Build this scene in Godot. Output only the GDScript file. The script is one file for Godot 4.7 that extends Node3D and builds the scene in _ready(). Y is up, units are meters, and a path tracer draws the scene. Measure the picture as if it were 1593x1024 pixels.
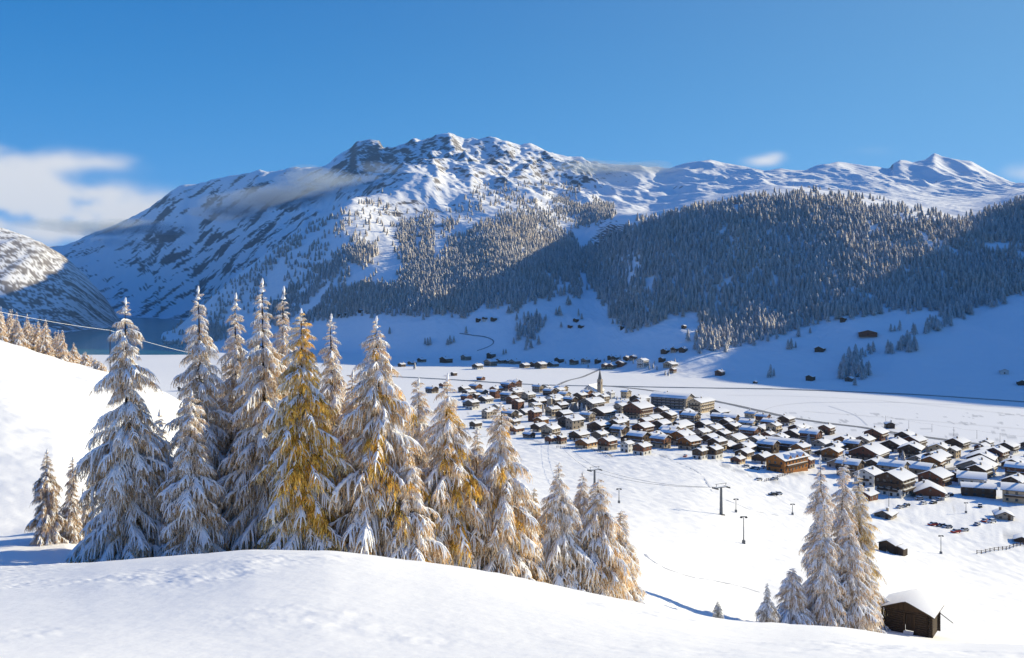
extends Node3D
# Alpine valley after the first snow: camera on a slope, larches in front, village on the valley floor, forested hillside, lake and mountains behind.
# World: camera at the origin looking along -Z; "depth" means -Z in metres. A bearing is written as u = CX + F * X / depth.
const F := 1380.0
const CX := 796.5
const HY := 470.0
const U0 := -1600
const STEP := 3
const NS := 1601
const NN := 13

var node_d := []   # NN PackedFloat32Array over bearings
var node_h := []
var node_m := []
var amp_far := PackedFloat32Array([0, 0, 0, 0, 0, 0, 0.6, 9, 11, 26, 52, 14, 30])
var amp_near := PackedFloat32Array([0.02, 0.05, 0.07, 0.22, 0.5, 0.0, 0.0, 0.8, 0.8, 0.8, 0, 0, 0])
var ridge := FastNoiseLite.new()
var rough := FastNoiseLite.new()
var bumps := FastNoiseLite.new()
var patches := FastNoiseLite.new()
var M := {}
var taken := {}
var rng := RandomNumberGenerator.new()
var unit_box: BoxMesh


func _ready() -> void:
	rng.seed = 7
	make_view()
	make_noise()
	make_profiles()
	make_materials()
	print("terrain"); make_terrain()
	make_lake()
	make_clouds()
	print("forest"); make_forest()
	print("roads"); make_roads()
	print("village"); make_village()
	make_huts()
	make_lift_and_poles()
	make_cars()
	print("trees"); make_near_trees()
	print("done")


# ---------------------------------------------------------------- view, sky, sun
func make_view() -> void:
	var cam := Camera3D.new()
	cam.name = "camera"
	cam.projection = Camera3D.PROJECTION_FRUSTUM
	cam.near = 0.5
	cam.far = 30000.0
	cam.size = cam.near * 1024.0 / F
	cam.frustum_offset = Vector2(0, -(512.0 - HY) / F * cam.near)
	add_child(cam)
	cam.current = true
	var sun_az := deg_to_rad(67.0)
	var sun_el := deg_to_rad(20.5)
	var to_sun := Vector3(sin(sun_az) * cos(sun_el), sin(sun_el), -cos(sun_az) * cos(sun_el))
	var sun := DirectionalLight3D.new()
	sun.name = "sun"
	sun.light_energy = 1.6
	sun.light_angular_distance = 0.5
	sun.light_color = Color(1.0, 0.945, 0.80)
	sun.shadow_enabled = true
	add_child(sun)
	sun.look_at_from_position(Vector3.ZERO, -to_sun, Vector3.UP)
	var env := Environment.new()
	env.background_mode = Environment.BG_SKY
	env.tonemap_mode = Environment.TONE_MAPPER_LINEAR
	env.tonemap_exposure = 1.42
	env.background_energy_multiplier = 1.1
	env.sdfgi_enabled = true
	env.ssao_enabled = true
	env.ssil_enabled = true
	env.volumetric_fog_enabled = true
	env.volumetric_fog_density = 0.0
	env.fog_enabled = true
	env.fog_density = 0.000030
	env.fog_light_color = Color(0.60, 0.79, 1.0)
	var sky := Sky.new()
	var pan := PanoramaSkyMaterial.new()
	pan.panorama = sky_picture(to_sun)
	sky.sky_material = pan
	env.sky = sky
	var we := WorldEnvironment.new()
	we.name = "environment"
	we.environment = env
	add_child(we)


func sky_picture(to_sun: Vector3) -> ImageTexture:
	# clear winter air: deep blue overhead, paler towards the horizon and towards the sun; a cloud bank low in the north-west
	var w := 1536
	var h := 768
	var im := Image.create(w, h, false, Image.FORMAT_RGBAF)
	var puff := FastNoiseLite.new()
	puff.seed = 12
	puff.frequency = 1.0 / 0.11
	puff.fractal_octaves = 5
	# clouds: bearing and elevation in degrees, half widths, strength
	var clouds := [[-28.5, 5.2, 7.0, 1.45, 1.9], [-30.8, 7.5, 3.0, 1.35, 1.0], [-26.0, 8.2, 3.2, 0.6, 0.55], [-38.0, 6.0, 6.0, 1.7, 1.0], [-50.0, 5.5, 9.0, 2.2, 1.2], [-66.0, 7.0, 9.0, 2.5, 1.0], [-22.0, 4.9, 2.4, 0.7, 0.8], [15.9, 8.7, 1.25, 0.32, 0.75], [16.7, 9.0, 0.6, 0.28, 0.6], [22.0, 8.9, 2.2, 0.3, 0.25], [31.0, 7.3, 2.0, 0.6, 0.6], [44.0, 7.6, 4.0, 0.8, 0.7], [100.0, 9.0, 9.0, 1.5, 0.8], [-110.0, 8.0, 12.0, 2.0, 0.9], [170.0, 8.0, 14.0, 2.0, 0.8]]
	for j in h:
		var el := (0.5 - (j + 0.5) / h) * PI
		var y := maxf(sin(el), 0.0)
		var t := pow(1.0 - y, 3.6)
		var eld := rad_to_deg(el)
		var base := Vector3(0.13 * t * t, lerpf(0.054, 0.318, t), lerpf(0.255, 0.65, t))
		var low := eld > 0.0 and eld < 16.0
		for i in w:
			var az := (i + 0.5) / w * TAU      # 0 = -Z, growing to the right
			var d := Vector3(sin(az) * cos(el), sin(el), -cos(az) * cos(el))
			var g := pow(0.5 + 0.5 * d.dot(to_sun), 4.0)
			var c := base + Vector3(0.112, 0.148, 0.11) * g
			if low:
				var azd := rad_to_deg(az) - (360.0 if az > PI else 0.0)
				var m := 0.0
				for q in clouds:
					var ax: float = (azd - q[0]) / q[2]
					if absf(ax) < 2.2:
						var ay: float = (eld - q[1]) / q[3]
						m += q[4] * exp(-ax * ax - ay * ay)
				if m > 0.02:
					m = clampf(m * (1.0 + 1.9 * puff.get_noise_3d(d.x * 1.1, d.y * 2.6, d.z * 1.1)) - 0.10, 0.0, 1.0)
					m = m * m * (3.0 - 2.0 * m) * 0.96
					c = c.lerp(Vector3(0.52, 0.53, 0.555) + Vector3(0.10, 0.09, 0.08) * g, m)
			im.set_pixel(i, j, Color(c.x, c.y, c.z, 1.0))
	return ImageTexture.create_from_image(im)


# ---------------------------------------------------------------- terrain
func make_noise() -> void:
	ridge.seed = 11
	ridge.noise_type = FastNoiseLite.TYPE_SIMPLEX_SMOOTH
	ridge.frequency = 1.0 / 420.0
	ridge.fractal_type = FastNoiseLite.FRACTAL_RIDGED
	ridge.fractal_octaves = 5
	rough.seed = 5
	rough.noise_type = FastNoiseLite.TYPE_SIMPLEX_SMOOTH
	rough.frequency = 1.0 / 130.0
	rough.fractal_octaves = 6
	bumps.seed = 3
	bumps.noise_type = FastNoiseLite.TYPE_SIMPLEX_SMOOTH
	bumps.frequency = 1.0 / 11.0
	bumps.fractal_octaves = 4
	patches.seed = 21
	patches.noise_type = FastNoiseLite.TYPE_SIMPLEX_SMOOTH
	patches.frequency = 1.0 / 60.0
	patches.fractal_octaves = 4


func P(d: float, y: float) -> Vector2:
	return Vector2(d, -(y - HY) * d / F)


func V(d: float, h: float) -> Vector2:
	return Vector2(d, h)


func slopes(x: PackedFloat32Array, y: PackedFloat32Array) -> PackedFloat32Array:
	# monotone cubic (Fritsch-Carlson) tangents
	var n := x.size()
	var m := PackedFloat32Array()
	m.resize(n)
	for i in n:
		if i == 0:
			m[i] = (y[1] - y[0]) / (x[1] - x[0])
		elif i == n - 1:
			m[i] = (y[i] - y[i - 1]) / (x[i] - x[i - 1])
		else:
			var h0 := x[i] - x[i - 1]
			var h1 := x[i + 1] - x[i]
			var s0 := (y[i] - y[i - 1]) / h0
			var s1 := (y[i + 1] - y[i]) / h1
			m[i] = 0.0 if s0 * s1 <= 0.0 else 3.0 * (h0 + h1) / ((2.0 * h1 + h0) / s0 + (h1 + 2.0 * h0) / s1)
	return m


func hermite(x0: float, x1: float, y0: float, y1: float, m0: float, m1: float, x: float) -> float:
	var h := x1 - x0
	var t := clampf((x - x0) / h, 0.0, 1.0)
	var a := 1.0 - t
	return y0 * a * a * (1.0 + 2.0 * t) + y1 * t * t * (3.0 - 2.0 * t) + h * t * a * (m0 * a - m1 * t)


func polyline(pts: Array, u: float) -> float:
	if u <= pts[0].x:
		return pts[0].y
	for i in range(1, pts.size()):
		if u <= pts[i].x:
			return lerpf(pts[i - 1].y, pts[i].y, (u - pts[i - 1].x) / (pts[i].x - pts[i - 1].x))
	return pts[-1].y


func make_profiles() -> void:
	# per bearing: hump crest, tree shelf, slope foot, valley, far foot, forest foot, forest top, bench, flank, skyline
	var c := []
	c.append([-1600, P(40, 780), P(60, 760), V(250, 60), V(600, 30), V(1745, -60), V(2700, -60), V(3800, 250), V(4600, 150), V(6000, 100), V(7500, 300)])
	c.append([-400, P(44, 896), P(58, 830), V(250, 2), V(500, -50), V(1745, -104), V(2600, -100), P(3800, 320), P(4600, 390), P(6000, 410), P(7500, 400)])
	c.append([0, P(39, 884), P(58, 853), P(250, 530), V(500, -70), V(1745, -104), P(2750, 522), P(3800, 358), P(4600, 420), P(6000, 430), P(7500, 395)])
	c.append([100, P(37.5, 879), P(58, 860), P(258, 563), V(500, -75), V(1745, -104), P(3083, 517), P(3700, 400), P(4500, 480), P(6000, 470), P(7500, 383)])
	c.append([170, P(36.5, 874), P(58, 878), P(272, 580), V(520, -80), V(1745, -104), P(3715, 509), P(3900, 474), V(4400, -114), P(6000, 494), P(7500, 358)])
	c.append([200, P(36, 872), P(58, 882), P(280, 592), V(540, -82), V(1745, -104), V(3900, -115), V(4300, -116), V(5000, -116), P(6000, 494), P(7400, 342)])
	c.append([240, P(35.2, 869), P(58, 884), P(295, 603), V(560, -84), V(1745, -104), V(2800, -114), V(3100, -115), V(4500, -116), P(5900, 495), P(7000, 317)])
	c.append([252, P(35, 868), P(57, 884), P(305, 609), V(570, -85), V(1745, -104), P(2415, 531), V(2600, -104), V(4000, -116), P(5700, 495), P(6900, 310)])
	c.append([300, P(34, 864), P(56, 882), P(330, 632), V(600, -88), V(1745, -104), P(2390, 513), P(2440, 490), V(3400, -114), P(5400, 496), P(6800, 287)])
	c.append([350, P(33, 860.5), P(56, 880), P(360, 645), V(630, -90), V(1950, -104), P(2330, 506), P(2480, 446), V(3350, -70), P(5000, 448), P(6400, 278)])
	c.append([400, P(32, 858), P(56, 878), P(390, 655), V(650, -92), V(2100, -104), P(2250, 512), P(2560, 406), V(3300, -20), P(4700, 400), P(6000, 268)])
	c.append([500, P(31, 859), P(56, 880), P(450, 670), V(680, -96), V(1900, -104), P(2000, 508), P(2750, 345), P(3300, 375), P(4500, 325), P(5600, 260)])
	c.append([560, P(31, 864), P(56, 885), P(490, 677), V(690, -98), V(1780, -104), P(1900, 503), P(2900, 310), P(3400, 316), P(4300, 282), P(5400, 225)])
	c.append([640, P(31, 875), P(57, 895), P(530, 683), V(700, -99), V(1660, -104), P(1800, 500), P(2900, 312), P(3250, 268), P(4000, 258), P(5000, 226)])
	c.append([700, P(31, 882), P(58, 902), P(560, 688), V(720, -100), V(1610, -104), P(1780, 495), P(2700, 332), P(3200, 288), P(3900, 250), P(4800, 214)])
	c.append([800, P(31, 898), P(59, 917), P(600, 690), V(740, -101), V(1525, -104), P(1800, 470), P(2500, 345), P(3100, 300), P(3900, 262), P(4600, 229)])
	c.append([900, P(31, 918), P(60, 937), P(570, 698), V(760, -101), V(1420, -104), P(1750, 488), P(2600, 352), P(3200, 310), P(4000, 272), P(4600, 250)])
	c.append([1000, P(31, 940), P(62, 965), P(530, 708), V(740, -101), V(1260, -104), P(1500, 517), P(1950, 347), P(2900, 330), P(3600, 292), P(4200, 263)])
	c.append([1100, P(31, 960), P(75, 984), P(490, 722), V(720, -101), V(1187, -104), P(1430, 522), P(1870, 327), P(3000, 305), P(3600, 280), P(4200, 252)])
	c.append([1200, P(32, 971), P(90, 979), P(440, 752), V(700, -101), V(1115, -104), P(1430, 517), P(1840, 308), P(2900, 296), P(3400, 284), P(3900, 270)])
	c.append([1300, P(32, 976), P(92, 979), P(405, 780), V(700, -101), V(1065, -104), P(1430, 497), P(1810, 320), P(2900, 300), P(3500, 280), P(4000, 257)])
	c.append([1400, P(33, 992), P(94, 985), P(375, 808), V(700, -101), V(1020, -104), P(1440, 482), P(1800, 336), P(2900, 305), P(3500, 282), P(4000, 261)])
	c.append([1500, P(33, 1003), P(94, 998), P(350, 835), V(700, -101), V(992, -104), P(1440, 478), P(1810, 344), P(2900, 310), P(3500, 285), P(4000, 260)])
	c.append([1593, P(33, 1005), P(94, 1012), P(340, 850), V(700, -101), V(966, -104), P(1440, 460), P(1850, 318), P(2900, 305), P(3500, 296), P(4000, 291)])
	c.append([1750, P(33, 1025), P(94, 1025), P(315, 890), V(650, -101), V(900, -104), V(1340, 25), V(1720, 265), V(2900, 400), V(3500, 430), V(4000, 600)])
	c.append([1950, P(33, 1045), P(94, 1045), P(300, 925), V(600, -101), V(830, -104), V(1237, 40), V(1589, 308), V(2900, 420), V(3500, 430), V(4000, 440)])
	c.append([3200, P(33, 1120), P(94, 1130), P(250, 925), V(440, -101), V(556, -104), V(828, 60), V(1064, 380), V(2900, 480), V(3500, 480), V(4000, 480)])
	for row in c:
		var crest_y: float = HY - row[1].y * F / row[1].x
		row.insert(1, P(13.0, maxf(1034.0, crest_y + 24.0)))
		row.insert(1, V(2.0, -2.0))
		row.append(V(row[12].x + 1600.0, row[12].y * 0.35 - 60.0))
	var us := PackedFloat32Array()
	for row in c:
		us.append(row[0])
	var sky := [Vector2(-60, 398), Vector2(100, 383), Vector2(200, 342), Vector2(246, 315), Vector2(262, 303), Vector2(280, 291), Vector2(296, 289), Vector2(330, 281), Vector2(352, 279), Vector2(372, 272), Vector2(400, 268), Vector2(418, 270), Vector2(440, 266), Vector2(470, 265), Vector2(500, 262), Vector2(515, 257), Vector2(525, 247), Vector2(545, 237), Vector2(553, 228), Vector2(566, 225), Vector2(590, 226), Vector2(597, 236), Vector2(612, 234), Vector2(632, 230), Vector2(645, 223), Vector2(655, 227), Vector2(672, 221), Vector2(690, 216), Vector2(698, 213), Vector2(710, 219), Vector2(722, 224), Vector2(745, 223), Vector2(770, 220), Vector2(790, 224), Vector2(808, 231), Vector2(825, 230), Vector2(850, 238), Vector2(866, 241), Vector2(880, 245), Vector2(905, 250), Vector2(915, 258), Vector2(950, 260), Vector2(1000, 262), Vector2(1035, 267), Vector2(1060, 260), Vector2(1080, 255), Vector2(1105, 251), Vector2(1130, 258), Vector2(1165, 264), Vector2(1190, 270), Vector2(1215, 268), Vector2(1250, 270), Vector2(1275, 261), Vector2(1303, 254), Vector2(1330, 260), Vector2(1365, 264), Vector2(1384, 268), Vector2(1390, 258), Vector2(1400, 253), Vector2(1420, 257), Vector2(1440, 250), Vector2(1453, 242), Vector2(1466, 248), Vector2(1490, 252), Vector2(1512, 255), Vector2(1535, 268), Vector2(1560, 282), Vector2(1580, 292), Vector2(1600, 291), Vector2(1750, 260)]
	for i in NN:
		var xd := PackedFloat32Array()
		var xh := PackedFloat32Array()
		for row in c:
			xd.append(row[i + 1].x)
			xh.append(row[i + 1].y)
		var md := slopes(us, xd)
		var mh := slopes(us, xh)
		var od := PackedFloat32Array()
		var oh := PackedFloat32Array()
		od.resize(NS)
		oh.resize(NS)
		var s := 0
		for k in NS:
			var u := float(U0 + k * STEP)
			while s < us.size() - 2 and u > us[s + 1]:
				s += 1
			od[k] = hermite(us[s], us[s + 1], xd[s], xd[s + 1], md[s], md[s + 1], u)
			oh[k] = hermite(us[s], us[s + 1], xh[s], xh[s + 1], mh[s], mh[s + 1], u)
			if i == 11 and u > -60 and u < 1750:
				oh[k] = -(polyline(sky, u) - HY) * od[k] / F
		node_d.append(od)
		node_h.append(oh)
	for k in NS:
		var x := PackedFloat32Array()
		var y := PackedFloat32Array()
		for i in NN:
			x.append(node_d[i][k])
			y.append(node_h[i][k])
		var tangents := slopes(x, y)
		tangents[6] = 0.0
		node_m.append(tangents)


func column(k: int, i: int, d: float) -> float:
	var m: PackedFloat32Array = node_m[k]
	return hermite(node_d[i][k], node_d[i + 1][k], node_h[i][k], node_h[i + 1][k], m[i], m[i + 1], d)


func relief(x: float, d: float, k: int, i: int, t: float, base: float) -> float:
	var u := U0 + k * STEP
	var af := lerpf(amp_far[i], amp_far[i + 1], t)
	var an := lerpf(amp_near[i], amp_near[i + 1], t)
	var v := 0.0
	if u < 345 and d > 2300.0:
		af *= smoothstep(-112.0, 60.0, base)
	if af > 0.05:
		if u > 930 and i >= 8:
			af *= 0.55
		v += af * (ridge.get_noise_2d(x * 1.35 + d * 0.25, d * 0.5) * 1.0 + rough.get_noise_2d(x * 0.8, d * 0.5) * 0.28)
	if an > 0.004:
		v += an * bumps.get_noise_2d(x, d)
		if d < 60.0:
			v += 0.07 * bumps.get_noise_2d(x * 7.0 + 90.0, d * 7.0) * smoothstep(8.0, 16.0, d) * clampf(-0.1 + 2.2 * patches.get_noise_2d(x * 6.0, d * 6.0), 0.0, 1.0)
	return v


func lake_bed(h: float, d: float, k: int) -> float:
	var u := U0 + k * STEP
	if u > 330 or u < -900 or d < 1740.0:
		return h
	var far_d: float = node_d[7][k] - 12.0
	var f := smoothstep(0.0, 40.0, minf(d - 1750.0, far_d - d)) * (1.0 - smoothstep(296.0, 330.0, float(u)))
	return lerpf(h, -113.0, f)


func height_col(k: int, x: float, d: float) -> float:
	k = clampi(k, 0, NS - 1)
	var i := 0
	while i < NN - 2 and d > node_d[i + 1][k]:
		i += 1
	var t := clampf((d - node_d[i][k]) / (node_d[i + 1][k] - node_d[i][k]), 0.0, 1.0)
	var base := column(k, i, d)
	return lake_bed(base + relief(x, d, k, i, t, base), d, k)


func ground(x: float, d: float) -> float:
	var q := (CX + F * x / maxf(d, 1.0) - U0) / STEP
	var k := int(floor(q))
	return lerpf(height_col(k, x, d), height_col(k + 1, x, d), clampf(q - k, 0.0, 1.0))


func spot(u: float, y: float, d_from := 60.0, d_to := 7000.0) -> Vector3:
	# the place on the ground that lies in this direction (x, height, depth)
	var k := (u - CX) / F
	var e := -(y - HY) / F
	var d := d_from
	var last := d_from
	while d < d_to:
		if ground(k * d, d) >= e * d:
			break
		last = d
		d *= 1.012
	for i in 10:
		var m := 0.5 * (last + d)
		if ground(k * m, m) >= e * m:
			d = m
		else:
			last = m
	return Vector3(k * d, ground(k * d, d), d)


func make_terrain() -> void:
	var rows := [14, 70, 34, 120, 26, 44, 56, 110, 54, 130, 150, 6]
	var cols := PackedInt32Array()
	var k := 0
	while k < NS:
		cols.append(k)
		var u := U0 + k * STEP
		k += 1 if u > -90 and u < 1680 else 14
	var nc := cols.size()
	var nr := 1
	for n in rows:
		nr += n
	var pos := PackedVector3Array()
	pos.resize(nc * nr)
	var seg := PackedByteArray()
	seg.resize(nr)
	for ci in nc:
		k = cols[ci]
		var kx := (U0 + k * STEP - CX) / F
		var r := 0
		for i in NN - 1:
			var n: int = rows[i]
			var d0: float = node_d[i][k]
			var d1: float = node_d[i + 1][k]
			for j in n + (1 if i == NN - 2 else 0):
				var t := float(j) / n
				var d := lerpf(d0, d1, t)
				var x := kx * d
				var base := column(k, i, d)
				pos[r * nc + ci] = Vector3(x, lake_bed(base + relief(x, d, k, i, t, base), d, k), -d)
				seg[r] = i
				r += 1
	var nor := PackedVector3Array()
	nor.resize(nc * nr)
	var colr := PackedColorArray()
	colr.resize(nc * nr)
	for r in nr:
		var ra := maxi(r - 1, 0)
		var rb := mini(r + 1, nr - 1)
		for ci in nc:
			var e := pos[r * nc + mini(ci + 1, nc - 1)] - pos[r * nc + maxi(ci - 1, 0)]
			var f := pos[rb * nc + ci] - pos[ra * nc + ci]
			var n := e.cross(f).normalized()
			if n.y < 0.0:
				n = -n
			nor[r * nc + ci] = n
			colr[r * nc + ci] = cover(pos[r * nc + ci], n, seg[r], U0 + cols[ci] * STEP)
	var names := ["snow_slope", "valley_floor", "hillside", "mountain_range"]
	var cuts := [0, 4, 6, 9, NN - 1]
	var mats := [M.snow_near, M.snow_mid, M.snow_far, M.snow_far]
	for p in 4:
		var r0 := 0
		for i in cuts[p]:
			r0 += rows[i]
		var r1 := r0
		for i in range(cuts[p], cuts[p + 1]):
			r1 += rows[i]
		var arr := []
		arr.resize(Mesh.ARRAY_MAX)
		arr[Mesh.ARRAY_VERTEX] = pos.slice(r0 * nc, (r1 + 1) * nc)
		arr[Mesh.ARRAY_NORMAL] = nor.slice(r0 * nc, (r1 + 1) * nc)
		arr[Mesh.ARRAY_COLOR] = colr.slice(r0 * nc, (r1 + 1) * nc)
		var idx := PackedInt32Array()
		idx.resize((r1 - r0) * (nc - 1) * 6)
		var w := 0
		for r in r1 - r0:
			for ci in nc - 1:
				var a := r * nc + ci
				idx[w] = a
				idx[w + 1] = a + nc
				idx[w + 2] = a + 1
				idx[w + 3] = a + 1
				idx[w + 4] = a + nc
				idx[w + 5] = a + nc + 1
				w += 6
		arr[Mesh.ARRAY_INDEX] = idx
		var am := ArrayMesh.new()
		am.add_surface_from_arrays(Mesh.PRIMITIVE_TRIANGLES, arr)
		am.surface_set_material(0, mats[p])
		var o := MeshInstance3D.new()
		o.name = names[p]
		o.mesh = am
		o.set_meta("kind", "structure")
		add_child(o)
	# the slope goes on behind the viewer
	var mb := MB.new()
	var prev := []
	for j in 13:
		var cur := []
		for i in 25:
			var x := (i - 12) * 6.0
			var z := 60.0 - j * 5.2
			cur.append(mb.point(Vector3(x, -2.3 + z * 0.2 + 0.2 * bumps.get_noise_2d(x, z), z), Vector3.UP, Color(0.88, 0.89, 0.91)))
		if j > 0:
			for i in 24:
				mb.quad(cur[i], cur[i + 1], prev[i + 1], prev[i])
		prev = cur
	var back := mb.instance("snow_bank", M.snow_near)
	back.set_meta("kind", "structure")
	add_child(back)


func cover(p: Vector3, n: Vector3, seg: int, u: int) -> Color:
	# what lies on the ground: fresh snow, and bare rock or grass where it is too steep for snow to hold
	var d := -p.z
	var snow := Color(0.90, 0.905, 0.915)
	if seg < 4 or d < 300.0:
		return snow
	if seg < 6:
		if u > 700 and d < 1000.0 and d > 330.0:
			var v := patches.get_noise_2d(p.x * 2.4, d * 1.3) + 0.5 * bumps.get_noise_2d(p.x * 1.1, d * 0.7)
			if v > 0.42 and d < 820.0:
				return Color(0.60, 0.61, 0.63)
		return snow
	var fine := bumps.get_noise_2d(p.x * 0.55, p.y * 1.4 + d * 0.5)
	var mid := patches.get_noise_2d(p.x * 0.8, p.y * 1.5 + d * 0.4)
	if u < 192 and d < 4700.0 and d > 2000.0:
		if fine * 0.8 + mid * 0.7 > -0.02 + (0.2 if n.y > 0.93 else 0.0):
			var q := 0.5 + 0.5 * patches.get_noise_2d(p.x * 2.0, d)
			return Color(0.19, 0.165, 0.15).lerp(Color(0.33, 0.30, 0.28), q)
		return Color(0.84, 0.845, 0.86)
	if seg >= 7:
		var need := lerpf(0.40, 0.80, smoothstep(470.0, 640.0, float(u)))
		need = lerpf(need, 0.68, smoothstep(880.0, 980.0, float(u)))
		if seg == 10:
			need += 0.2 * smoothstep(512.0, 535.0, float(u)) * (1.0 - smoothstep(590.0, 612.0, float(u)))
		var v := need - n.y + 0.09 * fine + 0.17 * mid
		if u < 560 and seg >= 9:
			# ledges of bare rock slanting across the shaded flank
			var ledge := patches.get_noise_2d((p.x + p.y * 1.4) * 0.10, (p.y - p.x * 0.5) * 0.55)
			var w := 1.0 - smoothstep(480.0, 560.0, float(u))
			v = lerpf(v, 0.55 * ledge + 0.22 * fine + 0.25 * (0.62 - n.y) - 0.12, w)
		if seg == 7:
			v -= 0.06 if p.y > 120.0 else 1.0
			if u > 545 and u < 690 and p.y > 170.0:
				v += 0.16
		if v > 0.0:
			var q := 0.5 + 0.5 * bumps.get_noise_2d(p.x * 0.4 + 50.0, p.y * 3.0)
			return Color(0.115, 0.10, 0.095).lerp(Color(0.26, 0.235, 0.22), q)
	return snow


func make_lake() -> void:
	var mb := MB.new()
	var c := []
	for q in [[-520, 1700.0], [352, 1700.0], [352, 6300.0], [-520, 6300.0]]:
		c.append(mb.point(Vector3((q[0] - CX) / F * q[1], -105.6, -q[1]), Vector3.UP, Color.WHITE))
	mb.quad(c[0], c[3], c[2], c[1])
	var o := mb.instance("lake", M.water)
	o.set_meta("kind", "structure")
	add_child(o)


func make_clouds() -> void:
	# banks of mist: u, y, depth, half width and half height in the same units, number of puffs, density
	var banks := [
		[175.0, 352.0, 4300.0, 110.0, 17.0, 10, 0.00090, "low white cloud bank lying over the head of the lake"],
		[430.0, 303.0, 3350.0, 115.0, 25.0, 16, 0.00125, "long cloud caught along the shaded flank behind the wooded spur"],
		[545.0, 287.0, 3300.0, 85.0, 12.0, 9, 0.0012, "tail of cloud thinning out towards the snowy shoulder"],
		[190.0, 378.0, 4200.0, 75.0, 8.0, 6, 0.00060, "small shred of mist below the cloud bank"],
		[955.0, 264.0, 3900.0, 100.0, 8.0, 9, 0.0022, "flat strip of cloud lying on the snowy saddle"],
	]
	for b in banks:
		var s: float = b[2] / F
		var bank := Node3D.new()
		bank.name = numbered("cloud")
		bank.position = Vector3((b[0] - CX) * s, -(b[1] - HY) * s, -b[2])
		tag(bank, b[7], "cloud", "")
		add_child(bank)
		var fm := FogMaterial.new()
		fm.density = b[6]
		fm.albedo = Color(0.86, 0.93, 1.0)
		for i in b[5]:
			var fv := FogVolume.new()
			fv.name = "puff"
			fv.shape = RenderingServer.FOG_VOLUME_SHAPE_ELLIPSOID
			var t: float = (i + 0.5) / b[5] * 2.0 - 1.0
			var taper: float = sqrt(1.0 - t * t * 0.8)
			var tilt := 0.0
			if b[0] > 400.0 and b[0] < 600.0:
				tilt = 24.0
			fv.position = Vector3(t * b[3] * 0.8 * s, (rng.randfn() * b[4] * 0.22 + t * tilt) * s, rng.randf_range(-90, 90))
			fv.size = Vector3(b[3] * rng.randf_range(0.6, 1.1) * s, b[4] * taper * rng.randf_range(0.9, 1.7) * s, minf(b[3] * rng.randf_range(1.0, 1.6) * s, 620.0))
			fv.material = fm
			bank.add_child(fv, true)


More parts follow.
